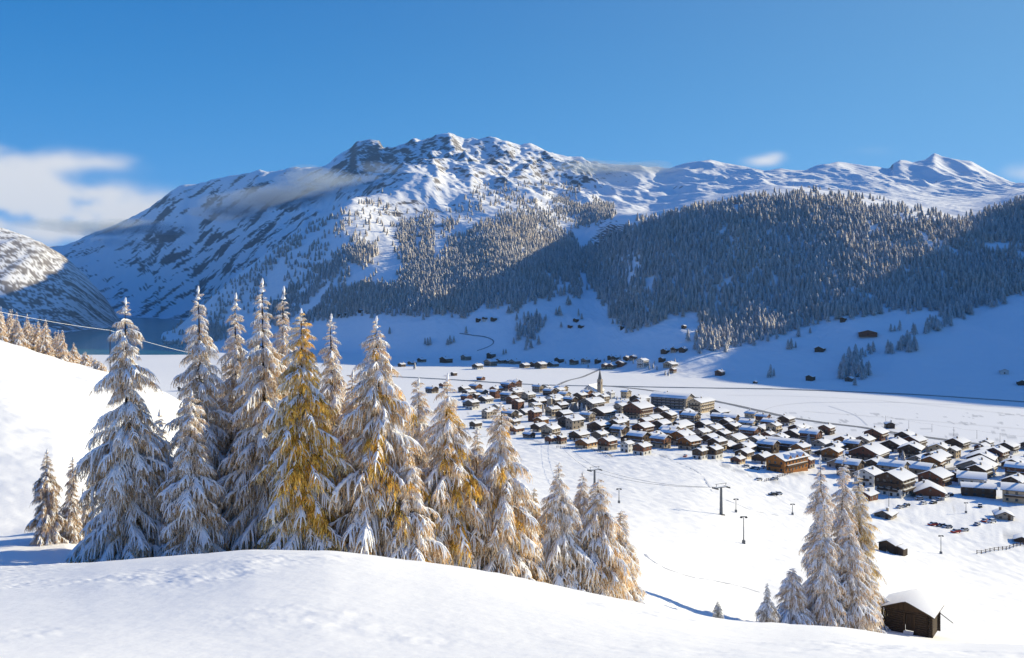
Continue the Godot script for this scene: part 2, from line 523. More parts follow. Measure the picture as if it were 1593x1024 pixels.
# ---------------------------------------------------------------- helpers
class MB:
	var v := PackedVector3Array()
	var n := PackedVector3Array()
	var c := PackedColorArray()
	var idx := PackedInt32Array()

	func point(p: Vector3, nn: Vector3, col := Color.WHITE) -> int:
		v.append(p)
		n.append(nn)
		c.append(col)
		return v.size() - 1

	func tri(a: int, b: int, d: int) -> void:
		idx.append(a)
		idx.append(b)
		idx.append(d)

	func quad(a: int, b: int, d: int, e: int) -> void:
		tri(a, b, d)
		tri(a, d, e)

	func face(pts: Array, col := Color.WHITE) -> void:   # flat polygon, clockwise seen from outside
		var nn: Vector3 = (pts[2] - pts[0]).cross(pts[1] - pts[0]).normalized()
		var first := v.size()
		for p in pts:
			point(p, nn, col)
		for i in range(1, pts.size() - 1):
			tri(first, first + i, first + i + 1)

	func box(lo: Vector3, hi: Vector3, col := Color.WHITE) -> void:
		var a := Vector3(lo.x, lo.y, lo.z)
		var b := Vector3(hi.x, lo.y, lo.z)
		var d := Vector3(hi.x, lo.y, hi.z)
		var e := Vector3(lo.x, lo.y, hi.z)
		var up := Vector3(0, hi.y - lo.y, 0)
		face([a + up, b + up, d + up, e + up], col)
		face([e, d, b, a], col)
		face([e + up, d + up, d, e], col)
		face([b + up, a + up, a, b], col)
		face([d + up, b + up, b, d], col)
		face([a + up, e + up, e, a], col)

	func extrude(section: PackedVector2Array, z0: float, z1: float, col := Color.WHITE) -> void:   # clockwise seen from +Z
		var k := section.size()
		for i in k:
			var p := section[i]
			var q := section[(i + 1) % k]
			face([Vector3(p.x, p.y, z0), Vector3(q.x, q.y, z0), Vector3(q.x, q.y, z1), Vector3(p.x, p.y, z1)], col)
		var tris := Geometry2D.triangulate_polygon(section)
		for side in [[z1, 1.0], [z0, -1.0]]:
			var first := v.size()
			for p in section:
				point(Vector3(p.x, p.y, side[0]), Vector3(0, 0, side[1]), col)
			for i in range(0, tris.size(), 3):
				var p0 := section[tris[i]]
				var clockwise := (section[tris[i + 1]] - p0).cross(section[tris[i + 2]] - p0) < 0.0
				if clockwise == (side[1] > 0.0):
					tri(first + tris[i], first + tris[i + 1], first + tris[i + 2])
				else:
					tri(first + tris[i], first + tris[i + 2], first + tris[i + 1])

	func tube(pts: Array, radii: Array, sides: int, flat := 1.0, col := Color.WHITE, caps := true, tip_out := 0.5) -> void:
		var rings := []
		for i in pts.size():
			var t: Vector3 = (pts[mini(i + 1, pts.size() - 1)] - pts[maxi(i - 1, 0)]).normalized()
			var a := t.cross(Vector3.UP)
			if a.length() < 0.05:
				a = Vector3.RIGHT
			a = a.normalized()
			var b := a.cross(t).normalized()
			var ring := []
			for s in sides:
				var w := TAU * s / sides
				var o := a * cos(w) + b * sin(w) * flat
				ring.append(point(pts[i] + o * radii[i], (a * cos(w) * flat + b * sin(w)).normalized(), col))
			if i > 0:
				for s in sides:
					var s2 := (s + 1) % sides
					quad(rings[-1][s], rings[-1][s2], ring[s2], ring[s])
			rings.append(ring)
		if caps:
			for e in [0, -1]:
				var tip: Vector3 = pts[e] - (pts[1] - pts[0]).normalized() * radii[0] * tip_out if e == 0 else pts[-1] + (pts[-1] - pts[-2]).normalized() * radii[-1] * tip_out
				var m := point(tip, (tip - pts[e]).normalized(), col)
				for s in sides:
					if e == 0:
						tri(m, rings[0][(s + 1) % sides], rings[0][s])
					else:
						tri(m, rings[-1][s], rings[-1][(s + 1) % sides])

	func arrays() -> Array:
		var arr := []
		arr.resize(Mesh.ARRAY_MAX)
		arr[Mesh.ARRAY_VERTEX] = v
		arr[Mesh.ARRAY_NORMAL] = n
		arr[Mesh.ARRAY_COLOR] = c
		arr[Mesh.ARRAY_INDEX] = idx
		return arr

	func mesh(m: Material) -> ArrayMesh:
		var am := ArrayMesh.new()
		am.add_surface_from_arrays(Mesh.PRIMITIVE_TRIANGLES, arrays())
		am.surface_set_material(0, m)
		return am

	func instance(called: String, m: Material) -> MeshInstance3D:
		var o := MeshInstance3D.new()
		o.name = called
		o.mesh = mesh(m)
		return o


func numbered(called: String) -> String:
	taken[called] = taken.get(called, -1) + 1
	return called if taken[called] == 0 else "%s_%03d" % [called, taken[called]]


func tag(o: Node3D, label: String, category: String, group := "") -> void:
	o.set_meta("label", label)
	o.set_meta("category", category)
	if group:
		o.set_meta("group", group)


func thing(called: String, label: String, category: String, at: Vector3, turn := 0.0, group := "") -> Node3D:
	var o := Node3D.new()
	o.name = numbered(called)
	o.position = at
	o.rotation.y = turn
	tag(o, label, category, group)
	add_child(o)
	return o


func part(parent: Node3D, called: String, mesh: Mesh, at := Vector3.ZERO, size := Vector3.ONE, m: Material = null) -> MeshInstance3D:
	var o := MeshInstance3D.new()
	o.name = called
	o.mesh = mesh
	o.position = at
	o.scale = size
	if m:
		o.material_override = m
	parent.add_child(o, true)
	return o


func block(parent: Node3D, called: String, lo: Vector3, hi: Vector3, m: Material) -> MeshInstance3D:
	var mb := MB.new()
	mb.box(lo, hi)
	var o := mb.instance(called, m)
	parent.add_child(o, true)
	return o


func mat(color: Color, roughness := 0.85, grain := 0.0, scale := 1.0) -> StandardMaterial3D:
	var m := StandardMaterial3D.new()
	m.albedo_color = color.linear_to_srgb()
	m.roughness = roughness
	m.metallic_specular = 0.3
	if grain > 0.0:
		m.albedo_texture = grain_texture(grain)
		m.uv1_triplanar = true
		m.uv1_scale = Vector3(scale, scale * 3.0, scale)
	return m


var grains := {}
func grain_texture(amount: float) -> NoiseTexture2D:
	if not grains.has(amount):
		var t := NoiseTexture2D.new()
		t.width = 256
		t.height = 256
		t.seamless = true
		var nz := FastNoiseLite.new()
		nz.seed = 9
		nz.frequency = 0.03
		nz.fractal_octaves = 5
		t.noise = nz
		var g := Gradient.new()
		g.set_color(0, Color(1.0 - amount, 1.0 - amount, 1.0 - amount))
		g.set_color(1, Color(1, 1, 1))
		t.color_ramp = g
		grains[amount] = t
	return grains[amount]


func snow_mat(relief_cm: float, span: float) -> StandardMaterial3D:
	var m := StandardMaterial3D.new()
	m.vertex_color_use_as_albedo = true
	m.roughness = 0.7
	m.metallic_specular = 0.25
	if relief_cm > 0.0:
		var t := NoiseTexture2D.new()
		t.width = 512
		t.height = 512
		t.seamless = true
		var nz := FastNoiseLite.new()
		nz.seed = 4
		nz.frequency = 0.02
		nz.fractal_octaves = 6
		t.noise = nz
		m.heightmap_enabled = true
		m.heightmap_texture = t
		m.heightmap_scale = relief_cm
		m.uv1_triplanar = true
		m.uv1_world_triplanar = true
		m.uv1_scale = Vector3.ONE / span
	return m


func make_materials() -> void:
	unit_box = BoxMesh.new()
	M.snow_near = snow_mat(1.3, 6.0)
	M.snow_mid = snow_mat(12.0, 40.0)
	M.snow_far = snow_mat(160.0, 420.0)
	var w := StandardMaterial3D.new()
	w.albedo_color = Color(0.020, 0.125, 0.125).linear_to_srgb()
	w.roughness = 0.2
	w.metallic_specular = 0.5
	M.water = w
	M.snow = mat(Color(0.90, 0.905, 0.915), 0.7)
	M.snow.metallic_specular = 0.25
	M.d = mat(Color(0.155, 0.100, 0.066), 0.85, 0.5, 0.3)
	M.r = mat(Color(0.26, 0.115, 0.068), 0.85, 0.4, 0.3)
	M.h = mat(Color(0.36, 0.155, 0.05), 0.8, 0.35, 0.3)
	M.g = mat(Color(0.19, 0.165, 0.14), 0.85, 0.4, 0.3)
	M.w = mat(Color(0.68, 0.66, 0.62), 0.9, 0.15, 0.2)
	M.c = mat(Color(0.60, 0.47, 0.31), 0.9, 0.15, 0.2)
	M.b = mat(Color(0.43, 0.36, 0.28), 0.9, 0.2, 0.2)
	M.s = mat(Color(0.27, 0.25, 0.23), 0.9, 0.4, 0.4)
	M.o = mat(Color(0.47, 0.19, 0.05), 0.85, 0.3, 0.3)
	M.pane = mat(Color(0.025, 0.03, 0.035), 0.15)
	M.pane.metallic_specular = 0.6
	M.steel = mat(Color(0.20, 0.21, 0.22), 0.5, 0.3, 0.5)
	M.dark = mat(Color(0.03, 0.03, 0.032), 0.7)
	M.road = mat(Color(0.36, 0.37, 0.39), 0.8, 0.4, 0.05)
	M.path = mat(Color(0.55, 0.55, 0.56), 0.85, 0.5, 0.05)
	M.river = mat(Color(0.26, 0.29, 0.33), 0.4, 0.4, 0.03)
	M.track = mat(Color(0.74, 0.75, 0.77), 0.8)
	M.log = mat(Color(0.13, 0.092, 0.066), 0.85, 0.6, 1.5)
	M.plank = mat(Color(0.13, 0.085, 0.055), 0.85, 0.5, 1.2)
	M.bark = mat(Color(0.07, 0.05, 0.038), 0.95, 0.5, 1.0)
	M.red = mat(Color(0.42, 0.035, 0.025), 0.35)
	M.blue = mat(Color(0.04, 0.07, 0.16), 0.35)
	M.silver = mat(Color(0.32, 0.33, 0.35), 0.35)
	M.white = mat(Color(0.62, 0.62, 0.62), 0.4)
	var far := StandardMaterial3D.new()
	far.vertex_color_use_as_albedo = true
	far.roughness = 0.9
	far.metallic_specular = 0.2
	M.far_tree = far
	var nd := StandardMaterial3D.new()
	nd.vertex_color_use_as_albedo = true
	nd.roughness = 0.8
	nd.metallic_specular = 0.2
	nd.backlight_enabled = true
	nd.backlight = Color(0.8, 0.79, 0.77)
	nd.cull_mode = BaseMaterial3D.CULL_DISABLED
	M.needles = nd


# ---------------------------------------------------------------- far trees
func far_tree_mesh(sd: int) -> ArrayMesh:
	var r := RandomNumberGenerator.new()
	r.seed = sd
	var mb := MB.new()
	var tiers := 8
	for k in tiers:
		var q := float(k) / tiers
		var y0 := 0.07 + 0.93 * pow(q, 0.92)
		var top := minf(y0 + 0.30 - 0.14 * q, 1.0)
		var rad := 0.215 * pow(1.0 - q, 0.75) + 0.012
		var off := Vector3(r.randf_range(-0.012, 0.012), 0, r.randf_range(-0.012, 0.012))
		var ph := r.randf() * TAU
		var n := 7
		var tip_n := Vector3(0, 1, 0)
		var a := mb.point(Vector3(0, top, 0) + off, tip_n, Color(0.82, 0.82, 0.83))
		var ring := []
		for i in n * 2:
			var w := ph + TAU * i / (n * 2.0)
			var out := rad * (r.randf_range(0.8, 1.2) if i % 2 == 0 else r.randf_range(0.4, 0.6))
			var y := y0 + (r.randf_range(-0.035, 0.02) if i % 2 == 0 else r.randf_range(0.03, 0.07))
			var dirv := Vector3(cos(w), 0, sin(w))
			var f := r.randf()
			var col := Color(0.86, 0.86, 0.86) if f < 0.55 else Color(0.49, 0.42, 0.36)
			if i % 2 == 1:
				col = Color(0.45, 0.395, 0.345)
			ring.append(mb.point(dirv * out + Vector3(0, y, 0) + off, (dirv + Vector3(0, 0.7, 0)).normalized(), col))
		for i in n * 2:
			mb.tri(a, ring[i], ring[(i + 1) % (n * 2)])
	return mb.mesh(M.far_tree)


func make_forest() -> void:
	var regions := [
		[0.97, [905, 395, 950, 372, 1000, 348, 1100, 326, 1200, 308, 1250, 306, 1300, 318, 1380, 332, 1400, 350, 1430, 345, 1500, 347, 1560, 328, 1593, 318, 1780, 262, 1780, 430, 1593, 458, 1530, 478, 1490, 497, 1450, 520, 1440, 516, 1470, 490, 1445, 482, 1400, 482, 1330, 492, 1290, 497, 1255, 507, 1235, 520, 1150, 537, 1090, 548, 1078, 545, 1092, 505, 1085, 484, 1050, 492, 1005, 508, 985, 518, 972, 510, 950, 495, 935, 470, 925, 450, 905, 420]],
		[0.75, [860, 312, 950, 318, 955, 340, 925, 345, 905, 360, 880, 345, 862, 330]],
		[0.95, [480, 500, 560, 440, 600, 445, 650, 405, 700, 400, 720, 365, 790, 335, 850, 335, 890, 370, 905, 400, 900, 440, 870, 455, 830, 470, 790, 475, 745, 480, 730, 492, 650, 490, 560, 488, 500, 500]],
		[0.8, [622, 345, 645, 340, 647, 405, 618, 412]],
		[0.8, [654, 333, 671, 333, 673, 402, 654, 402]],
		[0.7, [689, 340, 701, 335, 714, 402, 700, 402]],
		[0.62, [255, 540, 300, 496, 370, 436, 430, 391, 500, 351, 545, 322, 562, 318, 545, 347, 500, 378, 440, 432, 385, 485, 340, 532]],
		[0.7, [395, 502, 440, 440, 520, 378, 560, 362, 588, 392, 577, 440, 560, 445, 480, 504]],
		[0.75, [800, 535, 812, 505, 850, 480, 895, 440, 910, 450, 880, 480, 850, 500, 832, 520, 820, 541]],
		[0.7, [790, 470, 815, 455, 822, 475, 800, 492]],
		[0.85, [1308, 590, 1318, 560, 1345, 552, 1350, 585]],
		[0.8, [1345, 552, 1420, 530, 1428, 545, 1360, 562]],
		[0.14, [740, 290, 900, 285, 900, 330, 850, 335, 790, 335, 720, 365, 690, 340]],
		[0.10, [480, 350, 600, 300, 640, 340, 600, 400, 500, 400]],
		[0.16, [1230, 300, 1390, 318, 1480, 338, 1400, 345, 1300, 318]],
	]
	var clear := [[588, 380, 622, 370, 622, 440, 600, 445, 578, 440]]
	var polys := []
	for g in regions:
		polys.append([g[0], flat_poly(g[1])])
	var holes := []
	for g in clear:
		holes.append(flat_poly(g))
	var meshes := [far_tree_mesh(1), far_tree_mesh(2), far_tree_mesh(3)]
	var r := RandomNumberGenerator.new()
	r.seed = 42
	var spots := []
	var d := 1060.0
	while d < 3700.0:
		var gap := 6.9 if d < 2300.0 else 9.0
		var x := (240.0 - CX) / F * d
		var x1 := (1785.0 - CX) / F * d
		while x < x1:
			var px := x + r.randf_range(-0.48, 0.48) * gap
			var pd := d + r.randf_range(-0.48, 0.48) * gap
			x += gap
			var u := CX + F * px / pd
			var hh := ground(px, pd)
			var y := HY - hh * F / pd
			if y < 255.0 or y > 600.0:
				continue
			var p := Vector2(u + r.randfn() * 4.0, y + r.randfn() * 4.0)
			var dens := 0.0
			for g in polys:
				if Geometry2D.is_point_in_polygon(p, g[1]):
					dens = g[0]
					break
			if dens <= 0.0:
				continue
			for g in holes:
				if Geometry2D.is_point_in_polygon(p, g):
					dens = 0.03
			var cl := patches.get_noise_2d(px * 0.45, pd * 0.3)
			if dens < 0.8:
				dens *= clampf(0.75 + cl * 2.2, 0.0, 1.3)
			elif cl < -0.38:
				dens *= 0.25
			if r.randf() > dens:
				continue
			spots.append(Vector3(px, hh, pd))
		d += gap
	# trees standing alone or in small groups on the meadows
	for s in [[665, 538], [661, 536], [669, 537], [700, 535], [706, 533], [696, 537], [725, 519], [606, 520], [1231, 543], [1238, 541], [1226, 544], [1199, 587], [1204, 585], [1195, 588], [1386, 516], [1392, 515], [1400, 514], [1424, 521], [1421, 520], [826, 542], [818, 545], [838, 536], [811, 522], [873, 510], [905, 497], [900, 492], [1050, 568], [1500, 497], [1330, 600], [1306, 589], [645, 575], [783, 552], [787, 550]]:
		spots.append(spot(s[0], s[1], 900.0))
	# frosted garden trees between the houses
	for s in [[969, 680], [975, 679], [965, 682], [905, 640], [911, 643], [1000, 662], [1045, 655], [1060, 652], [1075, 654], [1085, 660], [980, 640], [960, 628], [966, 630], [990, 640], [1100, 670], [1150, 676], [1258, 690], [1395, 722], [1405, 718], [1470, 738], [1440, 712], [1380, 690], [1545, 742], [1550, 720], [845, 642], [835, 648], [875, 655], [1010, 575], [1016, 573], [1022, 576], [985, 566], [1035, 584], [1040, 585], [915, 572], [880, 566], [940, 562], [965, 560], [1018, 566]]:
		var q := spot(s[0], s[1], 380.0)
		spots.append(Vector3(q.x, -q.y - 1000.0, q.z))   # marked as small
	spots.sort_custom(func(a, b): return a.z < b.z)
	var buffers := [PackedFloat32Array(), PackedFloat32Array(), PackedFloat32Array()]
	var n_single := 0
	for s in spots:
		var small: bool = s.y < -800.0
		var hh: float = -(s.y + 1000.0) if small else s.y
		var kind := r.randi() % 3
		var tall := (16.0 + 5.0 * patches.get_noise_2d(s.x * 1.1 + 70.0, s.z * 1.1)) * r.randf_range(0.62, 1.22) * (0.92 if s.z > 2300 else 1.0)
		if small:
			tall = r.randf_range(5.0, 8.5)
		var wide := tall * r.randf_range(1.0, 1.45)
		var b := Basis(Vector3.UP, r.randf() * TAU).scaled(Vector3(wide, tall, wide))
		var warm := clampf(0.5 + 0.9 * patches.get_noise_2d(s.x * 0.3 + 400.0, s.z * 0.3), 0.0, 1.0) * r.randf_range(0.5, 1.0)
		var tone := Color(1.0, 1.0, 1.0).lerp(Color(1.10, 1.0, 0.88), warm) * r.randf_range(0.8, 1.12)
		if n_single < 262:
			n_single += 1
			var t := thing("frosted_tree" if small else "frosted_larch", "small frosted tree in a garden between the village houses" if small else larch_label(s, tall), "tree", Vector3(s.x, hh - 0.3, -s.z), r.randf() * TAU, "garden trees among the houses" if small else larch_label(s, tall))
			part(t, "trunk", trunk_mesh(), Vector3.ZERO, Vector3(tall, tall * 0.6, tall), M.bark)
			part(t, "crown", meshes[kind], Vector3.ZERO, Vector3(wide, tall, wide))
			continue
		var buf: PackedFloat32Array = buffers[kind]
		buf.append_array([b.x.x, b.y.x, b.z.x, s.x, b.x.y, b.y.y, b.z.y, hh - 0.3, b.x.z, b.y.z, b.z.z, -s.z, tone.r, tone.g, tone.b, 1.0])
		buffers[kind] = buf
	var forest := Node3D.new()
	forest.name = "forest"
	forest.set_meta("kind", "stuff")
	tag(forest, "dense snow-dusted larch forest covering the far hillside and the spur above the lake", "forest")
	add_child(forest)
	for kind in 3:
		var mm := MultiMesh.new()
		mm.transform_format = MultiMesh.TRANSFORM_3D
		mm.use_colors = true
		mm.mesh = meshes[kind]
		mm.instance_count = buffers[kind].size() / 16
		mm.buffer = buffers[kind]
		var mi := MultiMeshInstance3D.new()
		mi.name = "trees"
		mi.multimesh = mm
		mi.set_meta("kind", "stuff")
		forest.add_child(mi, true)
	print("forest trees ", spots.size())


func larch_label(s: Vector3, tall: float) -> String:
	var u := CX + F * s.x / s.z
	var y := HY - s.y * F / s.z
	var size := "tall" if tall > 18.0 else ("short" if tall < 15.0 else "mid-sized")
	var where := "at the lower edge of the big shaded forest"
	if u < 745.0:
		where = "standing on the meadow below the wooded spur"
	elif u < 930.0:
		where = "in the line of trees along the stream gully"
	elif u > 1300.0 and y > 522.0:
		where = "in the tree row crossing the shaded meadow"
	elif y > 530.0 and u > 1180.0:
		where = "standing alone on the shaded meadow"
	elif u < 1100.0:
		where = "at the forest corner above the far hillside houses"
	elif u > 1480.0:
		where = "on the upper rim of the steep shaded meadow"
	return "%s snow-dusted larch %s" % [size, where]


var trunk_cache: ArrayMesh
func trunk_mesh() -> ArrayMesh:
	if trunk_cache == null:
		var mb := MB.new()
		mb.tube([Vector3(0, 0, 0), Vector3(0, 0.5, 0), Vector3(0, 1, 0)], [0.022, 0.016, 0.006], 5)
		trunk_cache = mb.mesh(M.bark)
	return trunk_cache


func flat_poly(a: Array) -> PackedVector2Array:
	var p := PackedVector2Array()
	for i in range(0, a.size(), 2):
		p.append(Vector2(a[i], a[i + 1]))
	return p


# ---------------------------------------------------------------- roads, river, tracks
func ribbon(called: String, pts: Array, width: float, lift: float, m: Material, label := "", category := "", edge := 0.25, near := 320.0) -> void:
	var line := []
	for i in range(0, pts.size(), 2):
		var s := spot(pts[i], pts[i + 1], near)
		line.append(Vector2(s.x, s.z))
	var fine := []
	for i in line.size() - 1:
		var p0: Vector2 = line[maxi(i - 1, 0)]
		var p3: Vector2 = line[mini(i + 2, line.size() - 1)]
		var n := maxi(2, int(line[i].distance_to(line[i + 1]) / 9.0))
		for j in n:
			fine.append(line[i].cubic_interpolate(line[i + 1], p0, p3, float(j) / n))
	fine.append(line[-1])
	var mb := MB.new()
	var prev := []
	for i in fine.size():
		var t: Vector2 = (fine[mini(i + 1, fine.size() - 1)] - fine[maxi(i - 1, 0)]).normalized()
		var s := Vector2(-t.y, t.x) * width * 0.5
		var cur := []
		for w in [-1.0, -0.3, 0.3, 1.0]:
			var q: Vector2 = fine[i] + s * w * (1.0 + edge * bumps.get_noise_2d(fine[i].x * 0.7 + w * 40.0, fine[i].y * 0.7))
			cur.append(mb.point(Vector3(q.x, ground(q.x, q.y) + lift, -q.y), Vector3.UP))
		if i > 0:
			for w in 3:
				mb.quad(prev[w], prev[w + 1], cur[w + 1], cur[w])
		prev = cur
	var o := mb.instance(numbered(called), m)
	o.set_meta("kind", "structure")
	if label:
		tag(o, label, category)
	add_child(o)


func make_roads() -> void:
	ribbon("river", [560, 583, 650, 588, 720, 592, 800, 597, 880, 600, 950, 601, 1050, 603, 1150, 604.5, 1250, 607, 1400, 613, 1500, 619, 1640, 629], 12.0, 0.10, M.river)
	ribbon("road", [935, 600, 990, 605, 1040, 612, 1090, 620, 1140, 630, 1180, 639, 1230, 650, 1290, 659, 1340, 665, 1400, 675, 1460, 683, 1530, 692, 1640, 704], 8.0, 0.16, M.road)
	ribbon("path", [868, 599, 885, 592, 905, 587, 922, 580, 935, 574], 5.0, 0.16, M.path)
	ribbon("path", [715, 519, 735, 522, 752, 524, 766, 529, 767, 535, 757, 541, 742, 546], 2.4, 0.4, M.path)
	ribbon("street", [850, 652, 880, 645, 910, 645, 950, 655, 990, 660, 1040, 662, 1090, 668, 1110, 680], 6.0, 0.16, M.path)
	ribbon("street", [1090, 700, 1130, 690, 1180, 690, 1230, 695, 1290, 715, 1330, 740, 1400, 745, 1440, 740, 1480, 730, 1540, 725, 1640, 730], 6.0, 0.16, M.path)
	ribbon("ski_track", [1180, 645, 1200, 634, 1240, 628, 1300, 626, 1420, 627, 1640, 638], 1.4, 0.14, M.track)
	ribbon("ski_track", [1130, 615, 1250, 617, 1400, 626, 1640, 652], 1.2, 0.14, M.track)
	ribbon("ski_track", [1250, 640, 1380, 650, 1500, 660, 1640, 672], 1.2, 0.14, M.track)
	ribbon("ski_track", [1290, 632, 1330, 646, 1350, 662], 1.2, 0.14, M.track)

	ribbon("ski_track", [1003, 862, 1020, 876, 1050, 890, 1080, 899, 1137, 909, 1182, 922], 0.5, 0.03, M.track, "", "", 0.5, 80.0)
	ribbon("ski_track", [1010, 700, 1060, 722, 1090, 738, 1108, 765], 0.7, 0.05, M.track, "", "", 0.5, 120.0)
	ribbon("ski_track", [1130, 778, 1150, 786, 1180, 797, 1215, 803], 0.7, 0.05, M.track, "", "", 0.5, 120.0)


# ---------------------------------------------------------------- houses
const TIMBER := {"d": "dark brown timber", "r": "reddish brown timber", "h": "honey brown timber", "g": "weathered grey timber", "w": "white rendered", "c": "cream rendered", "b": "beige rendered", "s": "grey stone", "o": "orange timber"}
const LOWER := {"w": "white", "c": "cream", "b": "beige", "s": "grey stone", "d": "dark timber", "r": "red-brown timber", "h": "honey timber", "g": "grey timber", "o": "orange timber"}

func roof_section(hw: float, eave: float, rise: float, over: float, thick: float, lift: float) -> PackedVector2Array:
	var s := rise / hw
	var y0 := eave - over * s + lift
	return PackedVector2Array([Vector2(-hw - over, y0), Vector2(-hw - over, y0 + thick), Vector2(0, eave + rise + thick + lift), Vector2(hw + over, y0 + thick), Vector2(hw + over, y0), Vector2(0, eave + rise + lift)])


func snow_end(mb: MB, row: Array, top: float, pitch: float, back: bool) -> void:
	for i in row.size() - 1:
		var a: Vector3 = mb.v[row[i]]
		var b: Vector3 = mb.v[row[i + 1]]
		var a0 := Vector3(a.x, top - absf(a.x) * pitch, a.z)
		var b0 := Vector3(b.x, top - absf(b.x) * pitch, b.z)
		mb.face([b, a, a0, b0] if back else [a, b, b0, a0])


func house(u: float, y: float, wpx: float, hpx: float, style: String, yaw_deg := 40.0, where := "", opt := "") -> Node3D:
	var s := spot(u, y, 330.0)
	var k := s.z / F
	var az := rad_to_deg(atan(s.x / s.z))
	var b := deg_to_rad(yaw_deg - az)
	var ratio := 1.2
	if opt.contains("long"):
		ratio = 2.2
	var w := 1.02 * wpx * k / (absf(cos(b)) + ratio * absf(sin(b)))
	var l := w * ratio
	var ridge_h := maxf(hpx * k - 0.55 * l * absf(cos(b)) * (-s.y / s.z), 2.3 if opt.contains("hut") else maxf(0.5 * w, 2.6))
	var rise := minf(w * 0.5 * 0.46, ridge_h * 0.5)
	var eave := ridge_h - rise
	var depth := 0.42 * (l * absf(cos(b)) + w * absf(sin(b)))
	var dd := s.z + depth
	var x := (u - CX) / F * dd
	var hw := w * 0.5
	var hl := l * 0.5
	var up := style[0]
	var lo := style[1]
	var big := "large " if w > 15.0 else ("small " if w < 7.5 else "")
	var label: String
	var called := "chalet"
	if up == lo:
		label = "%s%s house with snow-covered gable roof %s" % [big, TIMBER[up], where]
		called = "house"
	else:
		label = "%s%s chalet with %s ground floor %s" % [big, TIMBER[up], LOWER[lo], where]
	if opt.contains("hut"):
		called = "hay_barn"
		label = "%s%s barn with snow on its roof %s" % ["", TIMBER[up], where]
	if opt.contains("="):
		label = opt.split("=")[1]
	var o := thing(called, label, "barn" if opt.contains("hut") else "house", Vector3(x, ground(x, dd), -dd), -deg_to_rad(yaw_deg), "" if opt.contains("=") else label)
	var base := eave * (0.48 if up != lo else 0.3)
	part(o, "ground_floor", unit_box, Vector3(0, (base - 2.5) * 0.5, 0), Vector3(w, base + 2.5, l), M[lo])
	var mb := MB.new()
	var e := 0.08
	mb.extrude(PackedVector2Array([Vector2(-hw - e, base), Vector2(-hw - e, eave), Vector2(0, eave + rise), Vector2(hw + e, eave), Vector2(hw + e, base)]), -hl - e, hl + e)
	o.add_child(mb.instance("upper_floor", M[up]), true)
	mb = MB.new()
	var over := clampf(w * 0.09, 0.5, 1.3)
	mb.extrude(roof_section(hw, eave, rise, over, 0.22, 0.03), -hl - over, hl + over)
	var roof := mb.instance("roof", M.d)
	o.add_child(roof, true)
	# snow on the roof, thicker towards the eaves and uneven along its length
	mb = MB.new()
	var n := 7
	var sd := u * 3.1 + y
	var prev := []
	for j in n:
		var z := lerpf(-hl - over + 0.05, hl + over - 0.05, j / float(n - 1))
		var cur := []
		var row := [[-1.0, 0.0], [-0.985, 0.8], [-0.55, 1.0], [-0.06, 0.95], [0.06, 0.95], [0.55, 1.0], [0.985, 0.8], [1.0, 0.0]]
		for q in row:
			var xx: float = q[0] * (hw + over - 0.04)
			var yy := eave + rise - absf(xx) * rise / hw + 0.255
			var th: float = 0.25 * q[1] * (1.0 + 0.35 * bumps.get_noise_2d(sd + xx * 2.0, z * 2.0)) * (0.75 if j == 0 or j == n - 1 else 1.0)
			cur.append(mb.point(Vector3(xx, yy + th, z), Vector3(q[0] * 0.4, 1, 0).normalized()))
		if j > 0:
			for i in 7:
				mb.quad(prev[i], prev[i + 1], cur[i + 1], cur[i])
		else:
			snow_end(mb, cur, eave + rise + 0.255, rise / hw, true)
		prev = cur
	snow_end(mb, prev, eave + rise + 0.255, rise / hw, false)
	roof.add_child(mb.instance("snow", M.snow), true)
	if not opt.contains("hut"):
		var cz := hl * (rng.randf() - 0.5)
		var cx := hw * rng.randf_range(0.15, 0.4) * (1 if rng.randf() < 0.7 else -1)
		var cy := eave + rise - absf(cx) * rise / hw
		part(roof, "chimney", unit_box, Vector3(cx, cy + 0.8, cz), Vector3(0.9, 1.9, 0.9), M.b)
		part(roof, "chimney_snow", unit_box, Vector3(cx, cy + 1.9, cz), Vector3(1.1, 0.3, 1.1), M.snow)
	if opt.contains("dormer"):
		for q in [-0.55, 0.0, 0.55]:
			mb = MB.new()
			var dz: float = q * hl
			var dw := hl * 0.2
			for pass_ in 2:
				var g := 0.0 if pass_ == 0 else 0.35
				mb = MB.new()
				var a := Vector3(hw + 0.2 + g, eave - 0.1, dz)
				mb.face([a + Vector3(0, rise * 0.9 + g, 0), a + Vector3(0, 0, dw + g), a + Vector3(0, 0, -dw - g)])
				mb.face([a + Vector3(0, rise * 0.9 + g, 0), Vector3(hw * 0.15, eave + rise * 0.85 + g, dz), a + Vector3(0, 0, dw + g)])
				mb.face([a + Vector3(0, rise * 0.9 + g, 0), a + Vector3(0, 0, -dw - g), Vector3(hw * 0.15, eave + rise * 0.85 + g, dz)])
				if pass_ == 0:
					o.add_child(mb.instance("dormer", M[up]), true)
				else:
					mb.idx = mb.idx.slice(3)
					roof.add_child(mb.instance("dormer_snow", M.snow), true)
	if w < 4.5 or opt.contains("hut"):
		part(o, "door", unit_box, Vector3(0, minf(1.0, eave * 0.4), hl + e), Vector3(minf(1.3, w * 0.3), minf(2.0, eave * 0.75), 0.14), M.dark)
		return o
	# windows, shutters' dark openings, door, balconies
	var side := 1.0 if b > 0.0 else -1.0
	var floors := maxi(1, int(round(eave / 3.0)))
	var fh := eave / floors
	var ng := clampi(int(w / 3.2), 2, 6)
	var nl := clampi(int(l / 3.4), 2, 8)
